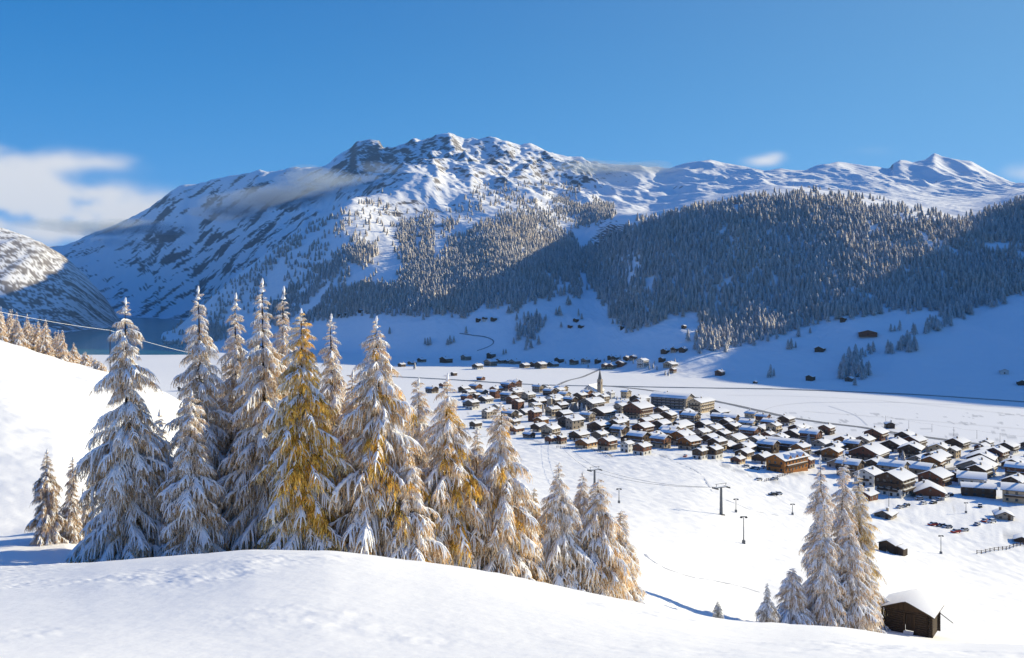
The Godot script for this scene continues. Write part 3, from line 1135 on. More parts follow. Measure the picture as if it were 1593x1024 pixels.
	for f in floors:
		var wy := f * fh + fh * 0.55
		for i in ng:
			var wx := (i + 0.5) / ng * w - hw
			if f == 0 and i == ng / 2:
				part(o, "door", unit_box, Vector3(wx, 1.05, hl + e), Vector3(1.1, 2.1, 0.16), M.d if lo != "d" else M.plank)
			else:
				part(o, "window", unit_box, Vector3(wx, wy, hl + e), Vector3(1.15, minf(1.35, fh * 0.5), 0.14), M.pane)
		for i in nl:
			var wz := (i + 0.5) / nl * l - hl
			part(o, "window", unit_box, Vector3(side * (hw + e), wy, wz), Vector3(0.14, minf(1.35, fh * 0.5), 1.15), M.pane)
	part(o, "window", unit_box, Vector3(0, eave + rise * 0.35, hl + e), Vector3(1.1, minf(1.2, rise * 0.4), 0.14), M.pane)
	if w > 8.0 and floors > 1:
		for f in range(1, floors):
			var by := f * fh - 0.1
			var rail: Material = M.d if up != "d" else M.plank
			part(o, "balcony", unit_box, Vector3(side * (hw + 0.62), by + 0.5, 0), Vector3(1.0, 1.0, l * 0.86), rail)
			part(o, "balcony_snow", unit_box, Vector3(side * (hw + 0.62), by + 1.04, 0), Vector3(1.02, 0.09, l * 0.84), M.snow)
			if f == 1 or rng.randf() < 0.5:
				part(o, "balcony", unit_box, Vector3(0, by + 0.5, hl + 0.62), Vector3(w * rng.randf_range(0.5, 0.85), 1.0, 1.0), rail)
	return o


func make_village() -> void:
	var near_slope := "at the foot of the ski slope"
	var mid := "in the middle of the village"
	var church := "near the church"
	var road := "on the road side"
	var right := "around the large car park"
	var far := "at the foot of the far hillside"
	var river := "on the river side"
	# bearing, height, width, height, walls (upper, lower)
	var a := [
		[888, 666, 40, 20, "gg", 40, near_slope, ""], [901, 686, 32, 17, "dw", 40, near_slope, ""], [857, 691, 19, 14, "rw", 40, near_slope, ""], [873, 691, 17, 14, "rb", 40, near_slope, ""],
		[912, 698, 34, 16, "hc", 40, near_slope, ""], [933, 678, 30, 23, "dw", 40, near_slope, ""], [960, 677, 27, 25, "dw", 40, near_slope, ""], [937, 653, 40, 20, "dw", 40, mid, ""],
		[945, 701, 30, 22, "rb", 40, near_slope, ""], [976, 704, 21, 18, "ww", 40, near_slope, ""], [984, 690, 36, 15, "db", 40, near_slope, ""], [999, 709, 28, 20, "rw", 40, near_slope, ""],
		[1000, 677, 33, 20, "rr", 40, mid, ""], [1018, 692, 32, 21, "sb", 40, near_slope, ""], [1029, 671, 29, 18, "db", 40, mid, ""], [1059, 674, 37, 20, "dd", 40, mid, ""],
		[1061, 694, 37, 25, "hb", 40, near_slope, ""], [993, 652, 46, 27, "rc", 40, church, "=red and cream hotel with balconies and snowy gable roof near the church"], [966, 643, 22, 16, "bb", 40, church, ""], [995, 628, 31, 14, "db", 40, church, ""],
		[1029, 645, 23, 12, "dc", 40, church, ""], [1046, 637, 66, 26, "bb", -52, church, "long=long beige hotel with wide snowy roof beside the valley road"], [1091, 643, 40, 25, "cc", 38, road, "=cream hotel with white-snowed gables at the end of the long hotel"],
		[974, 620, 16, 13, "cc", -40, church, ""], [920, 640, 40, 21, "sb", 40, church, "=large grey stone hall with broad snowy roof below the church"], [862, 631, 27, 17, "ww", 40, church, ""],
		[873, 612, 21, 12, "cb", -50, river, ""], [1089, 715, 23, 19, "dw", 40, near_slope, ""], [1110, 714, 28, 22, "dw", 40, near_slope, ""], [1105, 692, 28, 17, "dw", 40, mid, ""],
		[800, 606, 23, 15, "rb", -50, river, ""], [838, 611, 20, 13, "bb", -45, river, ""], [852, 612, 10, 11, "ss", 40, river, ""], [803, 622, 23, 16, "rr", 40, river, ""], [797, 629, 19, 13, "rr", 40, river, ""],
		[822, 626, 22, 16, "bb", 40, river, ""], [836, 636, 28, 17, "db", 40, river, ""], [823, 646, 38, 9, "gg", 40, river, "=long low grey barn with flat snowy roof on the river side"], [800, 651, 24, 9, "gb", 40, river, ""], [864, 632, 22, 16, "bb", 40, church, ""],
		[740, 609, 20, 12, "hb", -45, river, ""], [722, 611, 18, 10, "db", 40, river, ""], [749, 614, 20, 8, "gg", -45, river, ""], [726, 623, 18, 10, "rr", -45, river, ""], [741, 621, 13, 9, "dd", 40, river, ""], [755, 623, 19, 8, "rr", -45, river, ""],
		[772, 614, 20, 13, "hw", 40, river, ""], [790, 613, 22, 19, "rw", -45, river, ""], [672, 612, 20, 11, "db", -45, river, ""], [690, 604, 14, 8, "rw", 40, river, ""], [758, 652, 17, 14, "bb", 40, near_slope, ""], [740, 668, 19, 13, "dw", 40, near_slope, ""],
		[800, 662, 19, 10, "db", 40, near_slope, ""], [803, 676, 25, 14, "rw", 40, near_slope, ""], [823, 682, 19, 10, "db", -45, near_slope, ""], [839, 672, 27, 14, "dc", 40, near_slope, ""], [775, 640, 18, 11, "bb", 40, river, ""], [778, 664, 16, 10, "db", 40, near_slope, ""],
		[1128, 663, 42, 19, "db", -55, road, "long=long chalet with dark timber balconies facing the village square"], [1169, 651, 20, 11, "cc", -50, road, ""], [1187, 660, 22, 16, "rc", -50, road, ""], [1164, 668, 27, 15, "cc", -50, road, ""],
		[1184, 674, 27, 13, "dd", 40, mid, ""], [1204, 677, 23, 20, "cc", 40, road, ""], [1223, 663, 25, 17, "dw", 40, road, ""], [1140, 674, 23, 12, "db", 40, mid, ""], [1124, 684, 25, 15, "dd", 40, mid, ""],
		[1144, 694, 34, 19, "cc", 40, mid, ""], [1176, 701, 29, 24, "bc", 40, mid, ""], [1195, 683, 21, 12, "rr", 40, mid, ""], [1130, 699, 30, 12, "dd", 40, mid, ""], [1218, 702, 58, 20, "dd", -50, mid, "long=large dark timber barn-like house with wide shaded snow roof"],
		[1158, 714, 28, 17, "dc", 40, near_slope, ""], [1148, 722, 22, 13, "rc", 40, near_slope, ""], [1186, 722, 32, 18, "dw", 40, near_slope, ""],
		[1236, 685, 35, 18, "dw", 40, road, ""], [1247, 673, 28, 13, "rb", 40, road, ""], [1286, 677, 24, 17, "rd", 40, road, ""], [1267, 685, 26, 14, "db", 40, road, ""], [1278, 698, 29, 15, "bw", 40, mid, ""], [1299, 704, 29, 17, "gw", 40, mid, ""],
		[1327, 703, 27, 18, "dd", -50, mid, ""], [1344, 692, 31, 15, "bb", 40, road, ""], [1363, 686, 34, 21, "rr", 40, road, ""], [1384, 667, 15, 11, "dd", 10, road, ""], [1408, 684, 30, 14, "dd", 40, road, ""], [1391, 704, 42, 22, "dw", 40, road, ""],
		[1352, 717, 58, 26, "rb", 40, mid, ""], [1316, 711, 19, 9, "db", -50, mid, ""], [1362, 731, 38, 18, "dw", 40, mid, ""], [1308, 730, 40, 18, "bw", 40, mid, ""], [1257, 729, 20, 18, "rb", 40, mid, ""], [1283, 711, 29, 12, "dw", 40, mid, ""], [1351, 757, 40, 30, "ww", 42, right, ""],
		[1392, 773, 57, 44, "dw", 46, right, ""], [1348, 779, 33, 18, "rr", 46, right, ""], [1445, 776, 44, 26, "rw", 20, right, ""], [1455, 757, 47, 28, "rr", 46, right, ""], [1431, 741, 45, 20, "bb", -45, right, ""], [1487, 750, 21, 17, "dd", 46, right, ""],
		[1512, 757, 37, 20, "ww", -62, right, ""], [1522, 774, 48, 20, "dd", -68, right, "long=long black-brown timber barn with snow roof beside the car park"], [1582, 783, 38, 28, "cc", -60, right, ""], [1433, 725, 41, 15, "bb", 46, right, ""], [1456, 725, 41, 24, "dw", 46, right, ""], [1482, 713, 23, 18, "cc", 46, right, ""],
		[1449, 705, 29, 11, "bb", 46, road, ""], [1422, 697, 35, 20, "rb", 46, road, ""], [1489, 700, 34, 20, "db", 46, road, ""], [1519, 741, 55, 30, "bc", 40, right, ""], [1530, 713, 37, 16, "dw", 46, road, ""], [1529, 703, 23, 13, "rr", 46, road, ""],
		[1535, 694, 19, 10, "bb", 46, road, ""], [1546, 709, 27, 14, "db", 46, road, ""], [1568, 707, 29, 20, "dw", 46, road, ""], [1590, 728, 28, 18, "rr", 46, right, ""], [1586, 741, 26, 13, "db", 46, right, ""], [1579, 757, 36, 14, "dc", 46, right, ""], [1602, 700, 24, 15, "db", 46, road, ""],
		[1561, 809, 27, 12, "bb", 20, right, ""], [1590, 845, 20, 10, "dd", 30, right, "hut"], [1378, 808, 32, 10, "gb", 40, right, ""],
		[1225, 737, 62, 35, "oo", 48, near_slope, "dormer long=big orange timber hotel with three snowy dormer gables below the ski slope"],
		[801, 567, 18, 8, "bb", 40, far, ""], [816, 573, 16, 8, "db", 40, far, ""], [830, 571, 12, 8, "rr", 40, far, ""], [841, 574, 19, 11, "db", 40, far, ""], [860, 571, 19, 8, "dc", 40, far, ""], [870, 565, 15, 8, "dd", 40, far, ""], [893, 568, 14, 9, "rb", 40, far, ""],
		[911, 567, 14, 9, "bw", 40, far, ""], [930, 566, 10, 7, "dd", 40, far, ""], [941, 575, 11, 9, "rc", 40, far, ""], [952, 575, 15, 9, "rc", 40, far, ""], [966, 571, 17, 9, "rr", 40, far, ""], [975, 562, 11, 7, "dd", 40, far, ""], [957, 562, 13, 7, "db", 40, far, ""],
		[1000, 573, 18, 14, "ww", 40, far, ""], [1030, 564, 11, 7, "dd", 40, far, ""], [1043, 573, 22, 9, "bb", 40, far, ""], [1047, 581, 11, 8, "rb", 40, far, ""], [1120, 585, 15, 9, "rr", 40, far, ""], [1035, 551, 14, 7, "dd", 40, far, ""], [1050, 549, 13, 7, "db", 40, far, ""], [1063, 549, 13, 7, "dd", 40, far, ""],
		[641, 568, 14, 6, "hb", 40, far, ""], [656, 564, 14, 7, "db", 40, far, ""], [694, 565, 20, 10, "dd", 40, far, ""], [725, 561, 16, 9, "bb", 40, far, ""], [764, 558, 14, 8, "dd", 40, far, ""], [763, 570, 20, 11, "bb", 40, far, ""], [743, 575, 17, 9, "dw", 40, far, ""], [778, 566, 16, 8, "rb", 40, far, ""],
		[789, 566, 10, 6, "db", 40, far, ""], [625, 571, 12, 6, "dd", 40, far, ""], [950, 560, 10, 6, "dd", 40, far, ""], [985, 561, 12, 7, "rb", 40, far, ""], [285, 609, 16, 8, "db", 40, "on the flat field before the lake", ""],
	]
	var used := []
	for q in a:
		var o := house(q[0], q[1], q[2], q[3], q[4], q[5], q[6], q[7])
		used.append(Vector3(o.position.x, o.position.z, q[2] * -o.position.z / F))
	# the houses half hidden between those
	var area := flat_poly([722, 604, 790, 608, 870, 610, 960, 632, 1120, 648, 1240, 668, 1340, 682, 1593, 704, 1600, 765, 1500, 762, 1420, 752, 1330, 748, 1240, 716, 1130, 712, 1080, 704, 960, 696, 860, 686, 760, 660, 722, 630])
	var r := RandomNumberGenerator.new()
	r.seed = 31
	var added := 0
	for i in 1500:
		var u := r.randf_range(722.0, 1600.0)
		var y := r.randf_range(604.0, 766.0)
		if added >= 75 or not Geometry2D.is_point_in_polygon(Vector2(u, y), area):
			continue
		var s0 := spot(u, y, 330.0)
		var w0 := r.randf_range(11.0, 16.0)
		var free := true
		for q in used:
			if Vector2(q.x - s0.x, q.y + s0.z).length() < 0.62 * q.z + w0 * 0.62:
				free = false
				break
		if not free:
			continue
		used.append(Vector3(s0.x, -s0.z, w0))
		added += 1
		var k0 := F / s0.z
		var style: String = ["dw", "rb", "dd", "rr", "db", "bb", "cc", "gw", "dc", "hb"][r.randi() % 10]
		var where := right if u > 1340.0 and y > 720.0 else (road if y < 640.0 + (u - 1000.0) * 0.12 else (river if u < 850.0 else mid))
		house(u, y, w0 * k0, r.randf_range(7.5, 10.5) * k0, style, 40.0 + r.randf_range(-9.0, 9.0) if r.randf() < 0.7 else -48.0, where, "")
	var hill := "alone on the shaded meadow"
	for q in [[1350, 526, 27, 8, "rr", 20], [1276, 548, 16, 8, "dd", 35], [1261, 593, 14, 9, "dd", 40], [1322, 594, 14, 7, "gg", 40], [1312, 502, 10, 6, "dd", 40], [1562, 583, 13, 8, "ww", 20], [1589, 600, 13, 8, "dd", 20], [1175, 597, 7, 4, "gg", 40], [896, 502, 9, 5, "dd", 40], [887, 511, 8, 4, "rr", 40], [904, 511, 10, 4, "dd", 40], [968, 513, 6, 5, "dd", 40], [1064, 512, 8, 5, "dd", 40], [561, 487, 8, 4, "dd", 40], [573, 488, 7, 3, "dd", 40], [537, 492, 7, 4, "dd", 40], [527, 493, 6, 4, "dd", 40], [744, 502, 8, 5, "dd", 40], [754, 501, 8, 6, "dw", 40], [768, 501, 10, 5, "dd", 40], [748, 592, 13, 6, "rr", -50], [706, 585, 10, 6, "dd", 40]]:
		house(q[0], q[1], q[2], q[3], q[4], q[5], hill, "hut")
	make_church()
	# pale twin column and glazed canopy on the square
	var s := spot(855, 640, 330.0)
	var t := thing("stone_tower", "pale stone tower with a flat snowy top beside the village square", "tower", Vector3(s.x, s.y, -s.z))
	var k := s.z / F
	var mb := MB.new()
	mb.tube([Vector3(0, -2, 0), Vector3(0, 8 * k, 0), Vector3(0, 12 * k, 0), Vector3(0, 20 * k, 0)], [3.0 * k, 2.6 * k, 4.2 * k, 4.0 * k], 8, 1.0, Color.WHITE, false)
	t.add_child(mb.instance("shaft", M.b))
	mb = MB.new()
	mb.tube([Vector3(0, 20 * k - 0.1, 0), Vector3(0, 20.8 * k, 0)], [4.1 * k, 3.4 * k], 8)
	t.add_child(mb.instance("snow_cap", M.snow))
	s = spot(893, 641, 330.0)
	k = s.z / F
	t = thing("canopy", "steep white-roofed canopy standing on the square below the church", "canopy", Vector3(s.x, s.y, -s.z - 4.0), -0.7)
	mb = MB.new()
	mb.extrude(PackedVector2Array([Vector2(-7 * k, 0), Vector2(-0.6 * k, 13 * k), Vector2(0.6 * k, 13 * k), Vector2(7 * k, 0)]), -5 * k, 5 * k)
	t.add_child(mb.instance("frame", M.s))
	mb = MB.new()
	mb.extrude(PackedVector2Array([Vector2(-7.6 * k, 0), Vector2(-0.8 * k, 13.8 * k), Vector2(-0.5 * k, 13.2 * k), Vector2(-7.0 * k, 0.1)]), -5.3 * k, 5.3 * k)
	t.add_child(mb.instance("roof_snow", M.snow))


func make_church() -> void:
	var s := spot(924, 617, 600.0)
	var k := s.z / F
	var w := 22.0 * k
	var hw := w * 0.5
	var l := 30.0 * k
	var eave := 8.0 * k
	var rise := 9.5 * k
	var o := thing("church", "white church with steep snowy nave roof and slender stone bell tower", "church", Vector3(s.x, s.y, -s.z - l * 0.4), -deg_to_rad(34.0))
	var mb := MB.new()
	mb.extrude(PackedVector2Array([Vector2(-hw, -2), Vector2(-hw, eave), Vector2(0, eave + rise), Vector2(hw, eave), Vector2(hw, -2)]), -l * 0.5, l * 0.5)
	o.add_child(mb.instance("nave", M.w), true)
	mb = MB.new()
	mb.extrude(roof_section(hw, eave, rise, 0.8, 0.3, 0.03), -l * 0.5 - 0.6, l * 0.5 + 0.6)
	var roof := mb.instance("roof", M.s)
	o.add_child(roof, true)
	mb = MB.new()
	mb.extrude(roof_section(hw, eave, rise, 0.75, 0.5, 0.36), -l * 0.5 - 0.5, l * 0.5 + 0.5)
	roof.add_child(mb.instance("snow", M.snow), true)
	mb = MB.new()
	mb.tube([Vector3(0, eave + rise * 0.15, l * 0.5 - 0.1), Vector3(0, eave + rise * 0.15, l * 0.5 + 0.12)], [1.7, 1.7], 14, 1.0, Color.WHITE, true, 0.01)
	o.add_child(mb.instance("rose_window", M.pane), true)
	part(o, "door", unit_box, Vector3(0, 2.0, l * 0.5 + 0.05), Vector3(2.4, 4.0, 0.2), M.d)
	for q in [-0.55, 0.55]:
		part(o, "window", unit_box, Vector3(q * hw, eave * 0.6, l * 0.5 + 0.05), Vector3(1.0, 3.0, 0.2), M.pane)
	for i in 4:
		part(o, "window", unit_box, Vector3(hw + 0.05, eave * 0.55, (i - 1.5) * l * 0.22), Vector3(0.2, 3.2, 1.3), M.pane)
	# bell tower at the right front corner
	var tw := 6.2 * k
	var th := 27.0 * k
	var base := Vector3(hw + tw * 0.55, 0, l * 0.16)
	var tower := part(o, "bell_tower", unit_box, base + Vector3(0, th * 0.5 - 1, 0), Vector3(tw, th + 2, tw), M.b)
	tower.scale = Vector3.ONE
	mb = MB.new()
	mb.box(Vector3(-tw * 0.5, -th * 0.5 - 1, -tw * 0.5), Vector3(tw * 0.5, th * 0.5 + 1, tw * 0.5))
	mb.box(Vector3(-tw * 0.56, th * 0.5 - 1.6, -tw * 0.56), Vector3(tw * 0.56, th * 0.5 - 0.8, tw * 0.56))
	mb.box(Vector3(-tw * 0.56, th * 0.16, -tw * 0.56), Vector3(tw * 0.56, th * 0.16 + 0.6, tw * 0.56))
	tower.mesh = mb.mesh(M.b)
	tower.material_override = null
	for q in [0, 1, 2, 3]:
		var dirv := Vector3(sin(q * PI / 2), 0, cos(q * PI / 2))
		part(tower, "belfry_opening_panel", unit_box, dirv * (tw * 0.5 + 0.03) + Vector3(0, th * 0.33, 0), Vector3(tw * 0.3 if q % 2 == 0 else 0.14, th * 0.14, tw * 0.3 if q % 2 == 1 else 0.14), M.d)  # dark brown panel standing in for the shade of the open belfry
	mb = MB.new()
	var y0 := th * 0.5 + 1.0
	var apex := Vector3(0, y0 + 16.5 * k, 0)
	for i in 8:
		var a0 := TAU * i / 8.0 + PI / 8
		var a1 := TAU * (i + 1) / 8.0 + PI / 8
		var rr := tw * 0.50
		mb.face([apex, Vector3(cos(a0) * rr, y0, sin(a0) * rr), Vector3(cos(a1) * rr, y0, sin(a1) * rr)])
	tower.add_child(mb.instance("spire", M.s), true)
	mb = MB.new()
	mb.tube([apex - Vector3(0, 0.5, 0), apex + Vector3(0, 1.6, 0)], [0.25, 0.1], 5)
	tower.add_child(mb.instance("finial", M.dark), true)
	# small chapel beside it
	var c := house(950, 621, 13, 12, "ww", 40, "", "=small white chapel with snowy roof beside the church tower")
	c.name = numbered("chapel")


# ---------------------------------------------------------------- log huts on the slope
func log_hut(u: float, y: float, w: float, l: float, wall: float, rise: float, yaw_deg: float, label: String, annex: bool) -> void:
	var dd := y
	var x := (u - CX) / F * dd
	var o := thing("log_hut", label, "hut", Vector3(x, ground(x, dd - l * 0.4) + 0.35, -dd), -deg_to_rad(yaw_deg))
	var hw := w * 0.5
	var hl := l * 0.5
	var courses := 12
	var ch := (wall + 0.6) / courses
	var lm := MB.new()
	lm.tube([Vector3(0, 0, -0.5), Vector3(0, 0, 0.5)], [0.5, 0.5], 8, 1.0, Color.WHITE, true, 0.01)
	var log_mesh := lm.mesh(M.log)
	for i in courses:
		var yy := -0.6 + (i + 0.5) * ch
		for sx in [-1.0, 1.0]:
			part(o, "log", log_mesh, Vector3(sx * (hw - 0.1), yy + 0.03, 0), Vector3(0.24, ch * 1.06, l + 0.45))
		for sz in [-1.0, 1.0]:
			var door: bool = sz > 0.0 and i >= 3 and i < 11
			if door:
				for q in [[-hw - 0.2, -0.15], [0.75, hw + 0.2]]:
					var lg := part(o, "log", log_mesh, Vector3((q[0] + q[1]) * 0.5, yy, sz * (hl - 0.1)), Vector3(0.24, ch * 1.06, q[1] - q[0]))
					lg.rotation.y = PI / 2
			else:
				var lg := part(o, "log", log_mesh, Vector3(0, yy, sz * (hl - 0.1)), Vector3(0.24, ch * 1.06, w + 0.45))
				lg.rotation.y = PI / 2
	# gable boards
	for sz in [-1.0, 1.0]:
		var n := 9
		for i in n:
			var x0 := -hw + w * i / n
			var x1 := x0 + w / n - 0.03
			var mb := MB.new()
			var t0 := wall + rise * (1.0 - absf(x0) / hw)
			var t1 := wall + rise * (1.0 - absf(x1) / hw)
			var zz: float = sz * (hl - 0.08)
			mb.extrude(PackedVector2Array([Vector2(x0, wall - 0.02), Vector2(x0, t0), Vector2(x1, t1), Vector2(x1, wall - 0.02)]), zz - 0.04, zz + 0.04)
			o.add_child(mb.instance("gable_board", M.plank), true)
	var dr := block(o, "door", Vector3(-0.12, 0.15, hl - 0.26), Vector3(0.72, wall - 0.35, hl - 0.20), M.plank)
	for i in 4:
		block(dr, "door_board", Vector3(-0.10 + i * 0.205, 0.17, hl - 0.198), Vector3(0.085 + i * 0.205, wall - 0.38, hl - 0.17), M.log)
	for q in [-0.2, 0.8]:
		block(o, "door_post", Vector3(q - 0.07, 0.0, hl - 0.14), Vector3(q + 0.07, wall - 0.2, hl + 0.06), M.plank)
	# ramp of boards leaning on the sill
	for i in 5:
		var rb := block(o, "ramp_board", Vector3(-0.08, -0.03, 0.0), Vector3(0.08, 0.03, 1.35), M.plank)
		rb.position = Vector3(-0.12 + i * 0.19, 0.10, hl + 0.02)
		rb.rotation.x = 0.5
	var rs := block(o, "ramp_snow", Vector3(-0.55, 0.035, 0.05), Vector3(0.42, 0.10, 1.3), M.snow)
	rs.position = Vector3(0.32, 0.10, hl + 0.02)
	rs.rotation.x = 0.5
	var mb := MB.new()
	mb.extrude(roof_section(hw, wall, rise, 0.5, 0.10, 0.02), -hl - 0.55, hl + 0.55)
	var roof := mb.instance("roof", M.plank)
	o.add_child(roof, true)
	# roof snow: soft pillow with rounded edges
	mb = MB.new()
	var prev := []
	var n := 14
	for j in n:
		var f := j / float(n - 1)
		var z := lerpf(-hl - 0.53, hl + 0.53, f)
		var endf := sqrt(clampf(minf(f, 1.0 - f) * 9.0, 0.12, 1.0))
		var cur := []
		for i in 15:
			var a := i / 7.0 - 1.0
			var xx := a * (hw + 0.5)
			var yy := wall + rise - sqrt(xx * xx + 0.02) * rise / hw + 0.13
			var th := 0.13 * endf * sqrt(clampf((1.0 - absf(a)) * 8.0, 0.0, 1.0)) * (1.0 + 0.25 * bumps.get_noise_2d(xx * 5.0 + u, z * 5.0))
			if i == 0 or i == 14:
				th = 0.0
			cur.append(mb.point(Vector3(xx, yy + th, z), Vector3(a * 0.4, 1.0, (f - 0.5) * 0.3).normalized()))
		if j > 0:
			for i in 14:
				mb.quad(prev[i], prev[i + 1], cur[i + 1], cur[i])
		prev = cur
	roof.add_child(mb.instance("snow", M.snow), true)
	var pole := MB.new()
	pole.tube([Vector3(hw + 0.1, wall * 0.9, -hl * 0.3), Vector3(hw + 1.6, wall * 0.35, -hl * 0.6)], [0.05, 0.04], 6)
	o.add_child(pole.instance("leaning_pole", M.plank), true)
	if annex:
		var ax := MB.new()
		ax.extrude(PackedVector2Array([Vector2(hw + 0.05, -0.8), Vector2(hw + 0.05, wall * 0.85), Vector2(hw + 2.2, wall * 0.62), Vector2(hw + 2.2, -0.8)]), -hl * 0.9, hl * 0.5)
		o.add_child(ax.instance("annex", M.log), true)
		ax = MB.new()
		ax.extrude(PackedVector2Array([Vector2(hw + 0.1, wall * 0.87), Vector2(hw + 0.1, wall * 0.87 + 0.28), Vector2(hw + 2.5, wall * 0.60 + 0.26), Vector2(hw + 2.5, wall * 0.60)]), -hl * 0.95, hl * 0.56)
		o.add_child(ax.instance("annex_snow", M.snow), true)


func make_huts() -> void:
	log_hut(1417, 96.0, 4.7, 4.2, 2.25, 1.0, 36.0, "dark log hut with a plank ramp at its door, beside the tall larches", false)
	log_hut(1385, spot(1385, 860, 115.0).z + 1.5, 5.2, 4.4, 2.6, 1.1, 48.0, "dark log hut with a lean-to annex, below the tall larches", true)


# ---------------------------------------------------------------- lift, lamps, cable, cars
func make_lift_and_poles() -> void:
	for q in [[1122, 801, 44, "steel lift pylon with wide cross arms standing on the open ski slope"], [925, 762, 32, "steel lift pylon with wide cross arms rising behind the snowy larches"]]:
		var s := spot(q[0], q[1], 80.0)
		var k := s.z / F
		var h: float = q[2] * k
		var t := thing("lift_pylon", q[3], "pylon", Vector3(s.x, s.y - 0.3, -s.z), 0.5)
		var mb := MB.new()
		mb.tube([Vector3(0, 0, 0), Vector3(0, h, 0)], [0.55, 0.36], 8)
		t.add_child(mb.instance("mast", M.steel), true)
		block(t, "cross_arm", Vector3(-2.6, h - 0.15, -0.15), Vector3(2.6, h + 0.15, 0.15), M.steel)
		block(t, "maintenance_frame", Vector3(-2.4, h + 1.15, -0.07), Vector3(2.4, h + 1.27, 0.07), M.steel)
		for sx in [-1.0, 1.0]:
			block(t, "upright", Vector3(sx * 2.0 - 0.06, h + 0.12, -0.06), Vector3(sx * 2.0 + 0.06, h + 1.2, 0.06), M.steel)
			var bar := block(t, "sheave_assembly", Vector3(sx * 2.5 - 0.12, h - 0.35, -1.5), Vector3(sx * 2.5 + 0.12, h - 0.1, 1.5), M.dark)
			for i in 4:
				var wb := MB.new()
				wb.tube([Vector3(sx * 2.5 - 0.16, h - 0.05, -1.2 + i * 0.8), Vector3(sx * 2.5 + 0.16, h - 0.05, -1.2 + i * 0.8)], [0.22, 0.22], 8, 1.0, Color.WHITE, true, 0.05)
				bar.add_child(wb.instance("wheel", M.steel), true)
		block(t, "snow", Vector3(-2.3, h + 0.16, -0.2), Vector3(2.3, h + 0.3, 0.2), M.snow)
		block(t, "footing", Vector3(-0.9, -1.0, -0.9), Vector3(0.9, 0.45, 0.9), M.s)
	var lamps := [[1145, 797, 22, "short floodlight pole behind the lift pylon"], [1157, 846, 44, "tall floodlight mast with a grey box at its foot on the ski slope"], [1233, 801, 18, "short floodlight pole beside the tall larches"], [963, 783, 24, "floodlight pole right of the snowy larches on the slope"], [1464, 862, 30, "thin lamp post on the snow below the car park"], [1383, 800, 44, "tall lamp mast beside the dark and white chalet"], [1503, 798, 17, "lamp post in the middle of the car park"]]
	for q in lamps:
		var s := spot(q[0], q[1], 80.0)
		var k := s.z / F
		var h: float = q[2] * k
		var t := thing("floodlight_pole", q[3], "lamp post", Vector3(s.x, s.y - 0.3, -s.z))
		var mb := MB.new()
		mb.tube([Vector3(0, 0, 0), Vector3(0, h, 0)], [0.16, 0.09], 6)
		t.add_child(mb.instance("pole", M.steel), true)
		block(t, "cross_bar", Vector3(-0.8, h - 0.08, -0.08), Vector3(0.8, h + 0.08, 0.08), M.steel)
		for sx in [-0.6, 0.6]:
			block(t, "lamp_head", Vector3(sx - 0.28, h - 0.34, -0.1), Vector3(sx + 0.28, h - 0.07, 0.3), M.dark)
		block(t, "foot_box", Vector3(-0.35, -0.5, -0.35), Vector3(0.35, 1.1, 0.35), M.steel)
	var rope := MB.new()
	var ps := spot(925, 762, 80.0)
	var pn := spot(1122, 801, 80.0)
	var st := spot(868, 690, 330.0)
	var ha := ps.y + 32.0 * ps.z / F - 0.2
	var hb := pn.y + 44.0 * pn.z / F - 0.2
	for sx in [-2.2, 2.2]:
		var run := [Vector3(st.x + sx, st.y + 4.0, -st.z), Vector3(ps.x + sx, ha, -ps.z), Vector3(pn.x + sx, hb, -pn.z)]
		for i in 2:
			var pts := []
			var rad := []
			for j in 13:
				var f := j / 12.0
				pts.append(run[i].lerp(run[i + 1], f) - Vector3(0, 4.0 * f * (1.0 - f) * 2.0, 0))
				rad.append(0.05)
			rope.tube(pts, rad, 5)
	var ro := rope.instance("lift_rope", M.steel)
	tag(ro, "pair of steel lift ropes running from the village over both pylons", "cable")
	add_child(ro)
	var bs := thing("lift_station", "small grey lift station hut at the foot of the ski slope", "station", Vector3(st.x, st.y, -st.z), 0.5)
	block(bs, "housing", Vector3(-3.2, -1.0, -2.5), Vector3(3.2, 4.4, 2.5), M.silver)
	block(bs, "roof_snow", Vector3(-3.6, 4.41, -2.9), Vector3(3.6, 4.75, 2.9), M.snow)
	block(bs, "window", Vector3(-2.0, 1.2, 2.5), Vector3(2.0, 2.8, 2.56), M.pane)
	# snow-laden cable over the left slope, hung from wooden poles
	var tops := []
	for q in [[-130, 215.0, 455.0], [171, 274.0, 514.0], [345, 330.0, 558.0]]:
		var x: float = (q[0] - CX) / F * q[1]
		var g := ground(x, q[1])
		var top: float = -(q[2] - HY) * q[1] / F
		tops.append(Vector3(x, top, -q[1]))
		var mb := MB.new()
		mb.tube([Vector3(0, -0.5, 0), Vector3(0, top - g + 0.3, 0)], [0.16, 0.12], 6)
		var t := mb.instance(numbered("cable_pole"), M.bark)
		t.position = Vector3(x, g, -q[1])
		tag(t, "wooden pole carrying the snow-laden cable over the left slope", "pole", "cable poles on the left slope")
		add_child(t)
	var cab := MB.new()
	for i in 2:
		var pts := []
		var rad := []
		for j in 17:
			var f := j / 16.0
			pts.append(tops[i].lerp(tops[i + 1], f) - Vector3(0, 4.0 * f * (1.0 - f) * 0.9, 0))
			rad.append(0.042)
		cab.tube(pts, rad, 5)
	var co := cab.instance("cable", M.snow)
	tag(co, "snow-laden cable strung between poles in front of the lake", "cable")
	add_child(co)
	var last_top := Vector3.ZERO
